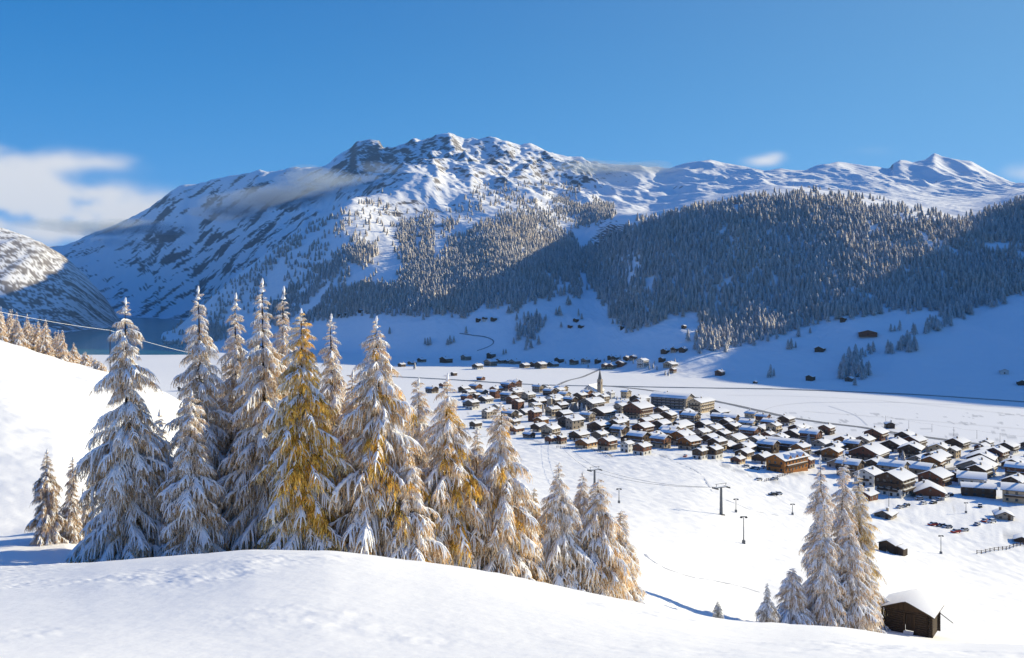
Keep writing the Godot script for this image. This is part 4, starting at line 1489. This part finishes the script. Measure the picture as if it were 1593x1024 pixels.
	for q in [[1378, 659], [1414, 667], [1450, 672.5], [1484, 678], [1520, 683], [1556, 688], [1594, 693]]:
		var s := spot(q[0], q[1], 500.0)
		var up := MB.new()
		up.tube([Vector3(0, -0.5, 0), Vector3(0, 6.5, 0)], [0.13, 0.09], 5)
		var t := thing("utility_pole", "thin wooden power pole in the line along the edge of the snowy field", "pole", Vector3(s.x, s.y, -s.z), 0.0, "power poles along the field")
		t.add_child(up.instance("post", M.bark), true)
		var top := Vector3(s.x, s.y + 6.3, -s.z)
		if last_top != Vector3.ZERO:
			var wire := MB.new()
			var pts := []
			var rad := []
			for j in 9:
				var f := j / 8.0
				pts.append(last_top.lerp(top, f) - Vector3(0, 4.0 * f * (1.0 - f) * 0.5, 0) - t.position)
				rad.append(0.03)
			wire.tube(pts, rad, 4)
			t.add_child(wire.instance("wire", M.dark), true)
		last_top = top
	# fences at the foot of the ski slope
	fence([866, 697, 890, 699, 920, 700, 945, 708, 952, 712], "wooden footbridge railing powdered with snow at the foot of the ski slope")
	fence([1190, 750, 1215, 742, 1235, 735], "low wooden fence below the orange hotel")
	fence([1520, 862, 1560, 856, 1593, 848], "low fence at the edge of the car park field")
	fence([838, 664, 862, 658, 885, 650], "tall net fence beside the farmhouse field")


func fence(pts: Array, label: String) -> void:
	var line := []
	for i in range(0, pts.size(), 2):
		var s := spot(pts[i], pts[i + 1], 300.0)
		line.append(Vector2(s.x, s.z))
	var o := thing("fence", label, "fence", Vector3(line[0].x, ground(line[0].x, line[0].y), -line[0].y))
	for i in line.size() - 1:
		var n := maxi(2, int(line[i].distance_to(line[i + 1]) / 3.0))
		var last := Vector3.ZERO
		for j in n + 1:
			var p: Vector2 = line[i].lerp(line[i + 1], float(j) / n)
			var q := Vector3(p.x, ground(p.x, p.y), -p.y) - o.position
			part(o, "post", unit_box, q + Vector3(0, 0.6, 0), Vector3(0.2, 1.6, 0.2), M.plank)
			if j > 0:
				for hy in [0.55, 1.15]:
					var mb := MB.new()
					mb.tube([last + Vector3(0, hy, 0), q + Vector3(0, hy, 0)], [0.08, 0.08], 4)
					o.add_child(mb.instance("rail", M.plank), true)
			last = q


func make_cars() -> void:
	var kinds := {"red": M.red, "blue": M.blue, "silver": M.silver, "white": M.white, "dark": M.dark}
	var side := PackedVector2Array([Vector2(-2.1, 0.35), Vector2(-2.1, 0.85), Vector2(-1.2, 0.98), Vector2(1.9, 0.98), Vector2(2.1, 0.8), Vector2(2.1, 0.35)])
	var glass := PackedVector2Array([Vector2(-1.25, 0.98), Vector2(-0.55, 1.5), Vector2(1.2, 1.5), Vector2(1.8, 0.98)])
	var top := PackedVector2Array([Vector2(-0.62, 1.5), Vector2(-0.55, 1.64), Vector2(1.15, 1.64), Vector2(1.25, 1.5)])
	var body := MB.new()
	body.extrude(side, -0.85, 0.85)
	var cabin := MB.new()
	cabin.extrude(glass, -0.75, 0.75)
	var cap := MB.new()
	cap.extrude(top, -0.74, 0.74)
	var hood := MB.new()
	hood.box(Vector3(-2.0, 0.9, -0.8), Vector3(-1.2, 1.04, 0.8))
	var wheel := MB.new()
	wheel.tube([Vector3(0, 0, -0.12), Vector3(0, 0, 0.12)], [0.34, 0.34], 10, 1.0, Color.WHITE, true, 0.05)
	var bm := body.mesh(M.red)
	var cm := cabin.mesh(M.pane)
	var sm := cap.mesh(M.snow)
	var hm := hood.mesh(M.snow)
	var wm := wheel.mesh(M.dark)
	var list := [[1066, 711, "red", 1.2], [1487, 829, "red", 0.4], [1474, 822, "silver", 0.3], [1465, 820, "dark", 0.3], [1500, 827, "silver", 0.5], [1452, 818, "red", 0.2], [1160, 727, "white", 0.2], [1172, 730, "dark", 0.2], [1178, 731, "silver", 0.9], [1187, 729, "white", 0.9], [1196, 727, "blue", 0.9], [1205, 747, "silver", 0.5], [1180, 748, "white", 0.5], [1430, 778, "silver", 0.1], [1436, 785, "white", 0.6], [1452, 784, "dark", 0.6], [1460, 779, "blue", 0.6], [1471, 774, "white", 0.6], [1478, 772, "dark", 0.6], [1525, 789, "dark", 1.1], [1400, 791, "silver", 0.6], [1410, 788, "dark", 0.6], [1520, 818, "blue", 0.8], [1532, 812, "red", 0.8], [1543, 813, "white", 0.4], [1203, 771, "dark", 0.1], [1210, 770, "white", 0.1], [1060, 655, "dark", 0.3], [1070, 657, "silver", 0.3], [1052, 657, "blue", 0.3], [1080, 663, "white", 0.3], [1042, 650, "dark", 0.3], [1010, 663, "silver", 0.2], [888, 646, "dark", 1.0]]
	for q in list:
		var s := spot(q[0], q[1], 320.0)
		var label: String = "%s car with snow on its roof parked in the village" % q[2]
		var o := thing("parked_car", label, "car", Vector3(s.x, s.y, -s.z), q[3], label)
		part(o, "body", bm, Vector3.ZERO, Vector3.ONE, kinds[q[2]])
		part(o, "cabin", cm)
		part(o, "roof_snow", sm)
		part(o, "bonnet_snow", hm)
		for wx in [-1.3, 1.25]:
			for wz in [-0.78, 0.78]:
				part(o, "wheel", wm, Vector3(wx, 0.34, wz))


# ---------------------------------------------------------------- the larches in front
func branch_mesh(sd: int, snowy: float, dense: float) -> ArrayMesh:
	# one bough of unit length reaching along +X, hanging under its snow
	var r := RandomNumberGenerator.new()
	r.seed = sd
	var wood := MB.new()
	var leaf := MB.new()
	var snow := MB.new()
	var sag := r.randf_range(0.36, 0.55)
	var ph := r.randf() * TAU
	var axis := func(t: float) -> Vector3:
		return Vector3(t * (1.0 - 0.12 * t), 0.10 * t - sag * t * t, 0.05 * sin(t * 4.0 + ph))
	var pts := []
	var rad := []
	for i in 8:
		var t := i / 7.0
		pts.append(axis.call(t))
		rad.append(0.016 * (1.0 - 0.8 * t) + 0.002)
	wood.tube(pts, rad, 4)
	# snow lying along the bough, broken into pads
	var t0 := 0.14
	while t0 < 0.97:
		var t1 := minf(t0 + r.randf_range(0.14, 0.34), 1.03)
		if r.randf() < snowy:
			var sp := []
			var sr := []
			var wide := r.randf_range(0.026, 0.050) * (0.7 + 0.5 * snowy)
			for i in 5:
				var f := i / 4.0
				var q := wide * (0.55 + 0.6 * sin(PI * f)) * r.randf_range(0.85, 1.15)
				sp.append(axis.call(lerpf(t0, t1, f)) + Vector3(0, q * 0.55, r.randf_range(-0.01, 0.01)))
				sr.append(q)
			snow.tube(sp, sr, 7, 0.8)
		t0 = t1 - 0.02
	var n := 27
	for i in n:
		var t := lerpf(0.10, 0.99, (i + r.randf() * 0.6) / n)
		var b: Vector3 = axis.call(t)
		var sg := 1.0 if i % 2 == 0 else -1.0
		var ln := (0.40 * (1.0 - 0.5 * t) + 0.06) * r.randf_range(0.65, 1.25) * smoothstep(0.0, 0.3, t + 0.12)
		var dirv := Vector3(r.randf_range(0.3, 0.9), r.randf_range(-0.25, 0.05), sg * r.randf_range(0.45, 1.0)).normalized()
		if i == n - 1:
			dirv = Vector3(1, -0.3, 0).normalized()
		var droop := r.randf_range(0.6, 1.25)
		var tw := func(s: float) -> Vector3:
			return b + dirv * ln * s * (1.0 - 0.25 * s) + Vector3(0, -ln * droop * s * s, 0)
		wood.tube([tw.call(0.0), tw.call(0.5), tw.call(1.0)], [0.006, 0.004, 0.002], 3, 1.0, Color.WHITE, false)
		if r.randf() < snowy * 0.92:
			var sp := []
			var sr := []
			var wide := r.randf_range(0.015, 0.031) * (0.7 + 0.5 * snowy)
			var s1 := r.randf_range(0.7, 1.08)
			for j in 5:
				var f := j / 4.0
				var q := wide * (1.0 - 0.62 * f) * r.randf_range(0.8, 1.2)
				sp.append(tw.call(f * s1) + Vector3(0, q * 0.5, 0))
				sr.append(q)
			snow.tube(sp, sr, 6, 0.9)
		var m := int(10 * dense)
		for j in m:
			var s := r.randf_range(0.03, 1.05)
			var p: Vector3 = tw.call(s) + Vector3(r.randf_range(-0.02, 0.02), 0, r.randf_range(-0.02, 0.02))
			var down := Vector3(r.randf_range(-0.55, 0.65), -1.0, r.randf_range(-0.55, 0.55) + sg * 0.15).normalized()
			var l2 := r.randf_range(0.07, 0.20)
			var w := r.randf_range(0.0055, 0.0105)
			var ang := r.randf() * TAU
			var sd2 := Vector3(cos(ang), 0, sin(ang)) * w
			var f := r.randf()
			var col := Color(0.56, 0.42, 0.26)
			if f < 0.54:
				col = Color(0.82, 0.79, 0.74)
			elif f < 0.62:
				col = Color(0.34, 0.25, 0.17)
			elif f < 0.75:
				col = Color(0.62, 0.43, 0.19)
			var nn := down.cross(sd2).normalized()
			var a := leaf.point(p - sd2, nn, col)
			var c := leaf.point(p + sd2, nn, col)
			var d := leaf.point(p + down * l2 + sd2 * 0.5, nn, col)
			var e := leaf.point(p + down * l2 - sd2 * 0.5, nn, col)
			leaf.quad(a, c, d, e)
	var am := ArrayMesh.new()
	am.add_surface_from_arrays(Mesh.PRIMITIVE_TRIANGLES, leaf.arrays())
	am.surface_set_material(0, M.needles)
	am.add_surface_from_arrays(Mesh.PRIMITIVE_TRIANGLES, wood.arrays())
	am.surface_set_material(1, M.bark)
	if snow.idx.size():
		am.add_surface_from_arrays(Mesh.PRIMITIVE_TRIANGLES, snow.arrays())
		am.surface_set_material(2, M.snow)
	return am


var boughs := {}
func bough(kind: String, i: int) -> ArrayMesh:
	var key := kind + str(i)
	if not boughs.has(key):
		var look: Dictionary = {"heavy": [0.97, 0.8], "mid": [0.86, 1.0], "light": [0.58, 1.3], "gold": [0.22, 1.8]}
		boughs[key] = branch_mesh(hash(key) % 100000, look[kind][0], look[kind][1])
	return boughs[key]


func larch(u: float, d: float, top_y: float, half_px: float, mix: Array, tint: Color, label: String, group := "", dense := 1.0, painted_backlight := 0.0, base_y := -1.0) -> void:
	var x := (u - CX) / F * d
	var g := ground(x, d)
	var top := -(top_y - HY) * d / F
	var h := top - g
	var rad := 0.95 * half_px * d / F
	var o := thing("larch_tree", label, "tree", Vector3(x, g, -d), 0.0, group)
	var lean := Vector3(rng.randf_range(-0.02, 0.02), 1, rng.randf_range(-0.02, 0.02))
	var mb := MB.new()
	var pts := []
	var rr := []
	for i in 9:
		var f := i / 8.0
		pts.append(lean * h * f + Vector3(0, -0.4 if i == 0 else 0.0, 0) + Vector3(sin(f * 5.0 + u), 0, cos(f * 4.0 + u)) * 0.05 * h * 0.06)
		rr.append(0.014 * h * (1.0 - f) + 0.012)
	mb.tube(pts, rr, 8)
	o.add_child(mb.instance("trunk", M.bark), true)
	var kinds := ["heavy", "mid", "light", "gold"]
	var buf := {}
	var y := h * 0.035
	var shape := rng.randf_range(0.62, 0.90)
	var gap_dir := rng.randf() * TAU
	while y < h * 0.995:
		var q := y / h
		var reach := rad * pow(1.0 - q, shape) * 1.15 + 0.10 + 0.02 * h * (1.0 - q)
		reach *= 0.88 + 0.6 * bumps.get_noise_2d(u * 3.0, y * 6.0)
		var n := int(round(lerpf(6.0, 3.0, q)))
		var ph := rng.randf() * TAU
		for i in n:
			var ang := ph + TAU * (i + rng.randf_range(-0.3, 0.3)) / n
			var ln := reach * rng.randf_range(0.72, 1.15)
			if rng.randf() < 0.07:
				ln *= 1.12
			if q < 0.85 and rng.randf() < 0.05 + 0.30 * maxf(0.0, bumps.get_noise_2d(u + 5.0 * cos(ang - gap_dir), y * 4.0)):
				continue
			var pitch := lerpf(-0.16, 0.10, q) + rng.randf_range(-0.14, 0.14)
			if q > 0.9:
				pitch += (q - 0.9) * 7.0
			var pick := rng.randf()
			var ki := 0
			var acc := 0.0
			for m in 4:
				acc += mix[m]
				if pick <= acc:
					ki = m
					break
			var tone := tint * rng.randf_range(0.8, 1.2)
			if painted_backlight > 0.0 and cos(ang) > -0.35 and q > 0.22 and rng.randf() < painted_backlight:  # right-hand boughs coloured gold and barer, painting the sun glowing through them
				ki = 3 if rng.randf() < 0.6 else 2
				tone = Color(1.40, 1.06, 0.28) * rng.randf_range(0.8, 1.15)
			var b := Basis(Vector3.UP, -ang) * Basis(Vector3(0, 0, 1), pitch)
			var thin := pow(minf(1.0, 1.1 / ln), 0.38)
			var lz := ln * thin * rng.randf_range(0.85, 1.15)
			b = Basis(b.x * ln, b.y * ln * (0.35 + 0.65 * thin) * rng.randf_range(0.9, 1.15), b.z * (lz if rng.randf() < 0.5 else -lz))
			var p := lean * clampf(y + rng.randf_range(-0.02, 0.02) * h, 0.0, h)
			var key: String = kinds[ki] + str(rng.randi() % 3)
			if not buf.has(key):
				buf[key] = PackedFloat32Array()
			var bb: PackedFloat32Array = buf[key]
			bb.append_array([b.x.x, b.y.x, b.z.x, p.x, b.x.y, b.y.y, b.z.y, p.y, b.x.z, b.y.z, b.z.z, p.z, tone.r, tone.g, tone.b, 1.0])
			buf[key] = bb
		y += (0.026 * h * (1.0 - 0.45 * q) + 0.03) / dense * 0.62
	for key in buf:
		var mm := MultiMesh.new()
		mm.transform_format = MultiMesh.TRANSFORM_3D
		mm.use_colors = true
		mm.mesh = bough(key.left(-1), int(key.right(1)))
		mm.instance_count = buf[key].size() / 16
		mm.buffer = buf[key]
		var mi := MultiMeshInstance3D.new()
		mi.name = "boughs"
		mi.multimesh = mm
		mi.set_meta("kind", "stuff")
		o.add_child(mi, true)
	# snow and twig at the very tip
	var tipb := MB.new()
	var tp := lean * h
	tipb.tube([tp + Vector3(0, -0.03 * h, 0), tp + Vector3(0.02, 0.0, 0), tp + Vector3(0.05, 0.016 * h, 0.02)], [0.010 * h, 0.006 * h, 0.002 * h], 6)
	o.add_child(tipb.instance("tip_snow", M.snow), true)


func make_near_trees() -> void:
	var white := [0.40, 0.35, 0.25, 0.0]
	var mid := [0.24, 0.36, 0.40, 0.0]
	var tan_ := [0.35, 0.33, 0.32, 0.0]
	var warm := Color(1.20, 1.05, 0.84)
	var brown := Color(1.13, 1.0, 0.83)
	var gold := Color(1.15, 1.0, 0.58)
	var pale := Color(1.16, 1.04, 0.93)
	larch(73, 60, 700, 32, [0.12, 0.3, 0.58, 0.0], Color(1.0, 0.84, 0.64), "small brownish larch at the left end of the tree group", "", 0.9)
	larch(110, 61, 712, 26, [0.12, 0.3, 0.58, 0.0], Color(1.0, 0.84, 0.64), "thin small larch beside the small brownish one", "", 0.8)
	larch(136, 63, 772, 20, tan_, brown, "very small larch half hidden beside the tall left larch", "", 0.8)
	larch(203, 52, 470, 92, white, brown, "tall pointed larch loaded with snow standing left of the lake view")
	larch(318, 56, 452, 72, white, brown, "tall slim larch with bent white tip right of the lake view")
	larch(296, 51, 612, 62, mid, brown, "shorter drooping larch filling the gap before the tall slim larch")
	larch(252, 60, 640, 46, mid, brown, "low larch squeezed between the tall pointed larch and its drooping neighbour")
	larch(350, 61, 560, 56, white, brown, "white larch showing between the slim trees behind the drooping one")
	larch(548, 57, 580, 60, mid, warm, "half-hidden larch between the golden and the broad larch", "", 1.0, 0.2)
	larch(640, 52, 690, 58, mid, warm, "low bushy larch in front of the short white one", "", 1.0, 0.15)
	larch(738, 60, 668, 58, mid, warm, "half-hidden larch left of the one before the houses")
	larch(371, 58, 462, 62, white, brown, "slim white larch between two taller ones")
	larch(413, 54, 440, 84, white, warm, "tallest larch with twin white tips in the middle of the group")
	larch(441, 57, 452, 70, mid, warm, "tall larch directly behind the golden one")
	larch(474, 52, 486, 80, [0.22, 0.33, 0.30, 0.15], gold, "golden yellow larch with little snow and painted backlit glow on its right side", "", 1.1, 0.75)
	larch(521, 59, 494, 62, white, warm, "slim white larch behind and right of the golden larch")
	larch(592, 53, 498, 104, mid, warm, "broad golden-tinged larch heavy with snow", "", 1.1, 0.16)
	larch(655, 62, 592, 52, white, warm, "short white larch partly hidden behind the broad larch")
	larch(693, 55, 585, 74, mid, warm, "mid-sized larch with painted backlit gold on its right side next to the broad larch", "", 1.0, 0.18)
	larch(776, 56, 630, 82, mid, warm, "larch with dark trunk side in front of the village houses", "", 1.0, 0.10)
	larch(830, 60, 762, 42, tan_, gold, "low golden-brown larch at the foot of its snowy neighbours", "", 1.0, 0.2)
	larch(872, 58, 722, 60, white, brown, "white drooping larch near the right end of the group")
	larch(908, 62, 736, 44, white, pale, "slim frosted larch behind the last two of the group")
	larch(930, 59, 748, 66, mid, warm, "frosted tan larch, second last at the right end of the group")
	larch(968, 62, 796, 46, tan_, warm, "last low golden-brown larch at the right end of the group")
	larch(1279, 93, 712, 41, white, pale, "tall frosted larch, left one of the pair beside the log hut")
	larch(1308, 95, 706, 44, white, pale, "tall frosted larch, right one of the pair beside the log hut")
	larch(1336, 97, 735, 42, tan_, gold, "golden-brown larch behind the frosted pair")
	larch(1283, 88, 778, 45, white, pale, "frosted larch standing before the tall pair")
	larch(1320, 89, 812, 43, white, pale, "lower frosted larch at the front right of the cluster")
	larch(1340, 90, 862, 36, tan_, warm, "bushy low larch at the log hut end of the cluster")
	larch(1234, 87, 886, 44, white, pale, "small snow-caked larch left of the tall cluster")
	larch(1194, 84, 908, 24, [0.3, 0.4, 0.3, 0.0], Color(0.7, 0.7, 0.72), "thin young larch with a bent side shoot left of the small one")
	larch(1117, 78, 936, 13, [0.3, 0.4, 0.3, 0.0], Color(0.45, 0.5, 0.5), "tiny dark conifer sticking out of the snow")
	# frosted golden larches behind the left snow crest
	var r := RandomNumberGenerator.new()
	r.seed = 77
	for i in 62:
		var u := -40.0 + i * 3.55 + r.randf_range(-3, 3)
		var d := r.randf_range(266.0, 335.0)
		var ty := polyline([Vector2(-60, 470), Vector2(0, 482), Vector2(60, 498), Vector2(92, 514), Vector2(115, 540), Vector2(150, 563), Vector2(180, 578)], u) + r.randf_range(-6, 16)
		larch(u, d, ty, r.randf_range(11.0, 15.0), [0.10, 0.35, 0.55, 0.0], Color(1.12, 0.88, 0.56), "frosted golden larch in the row behind the left snow crest", "golden larches behind the left crest", 0.5)
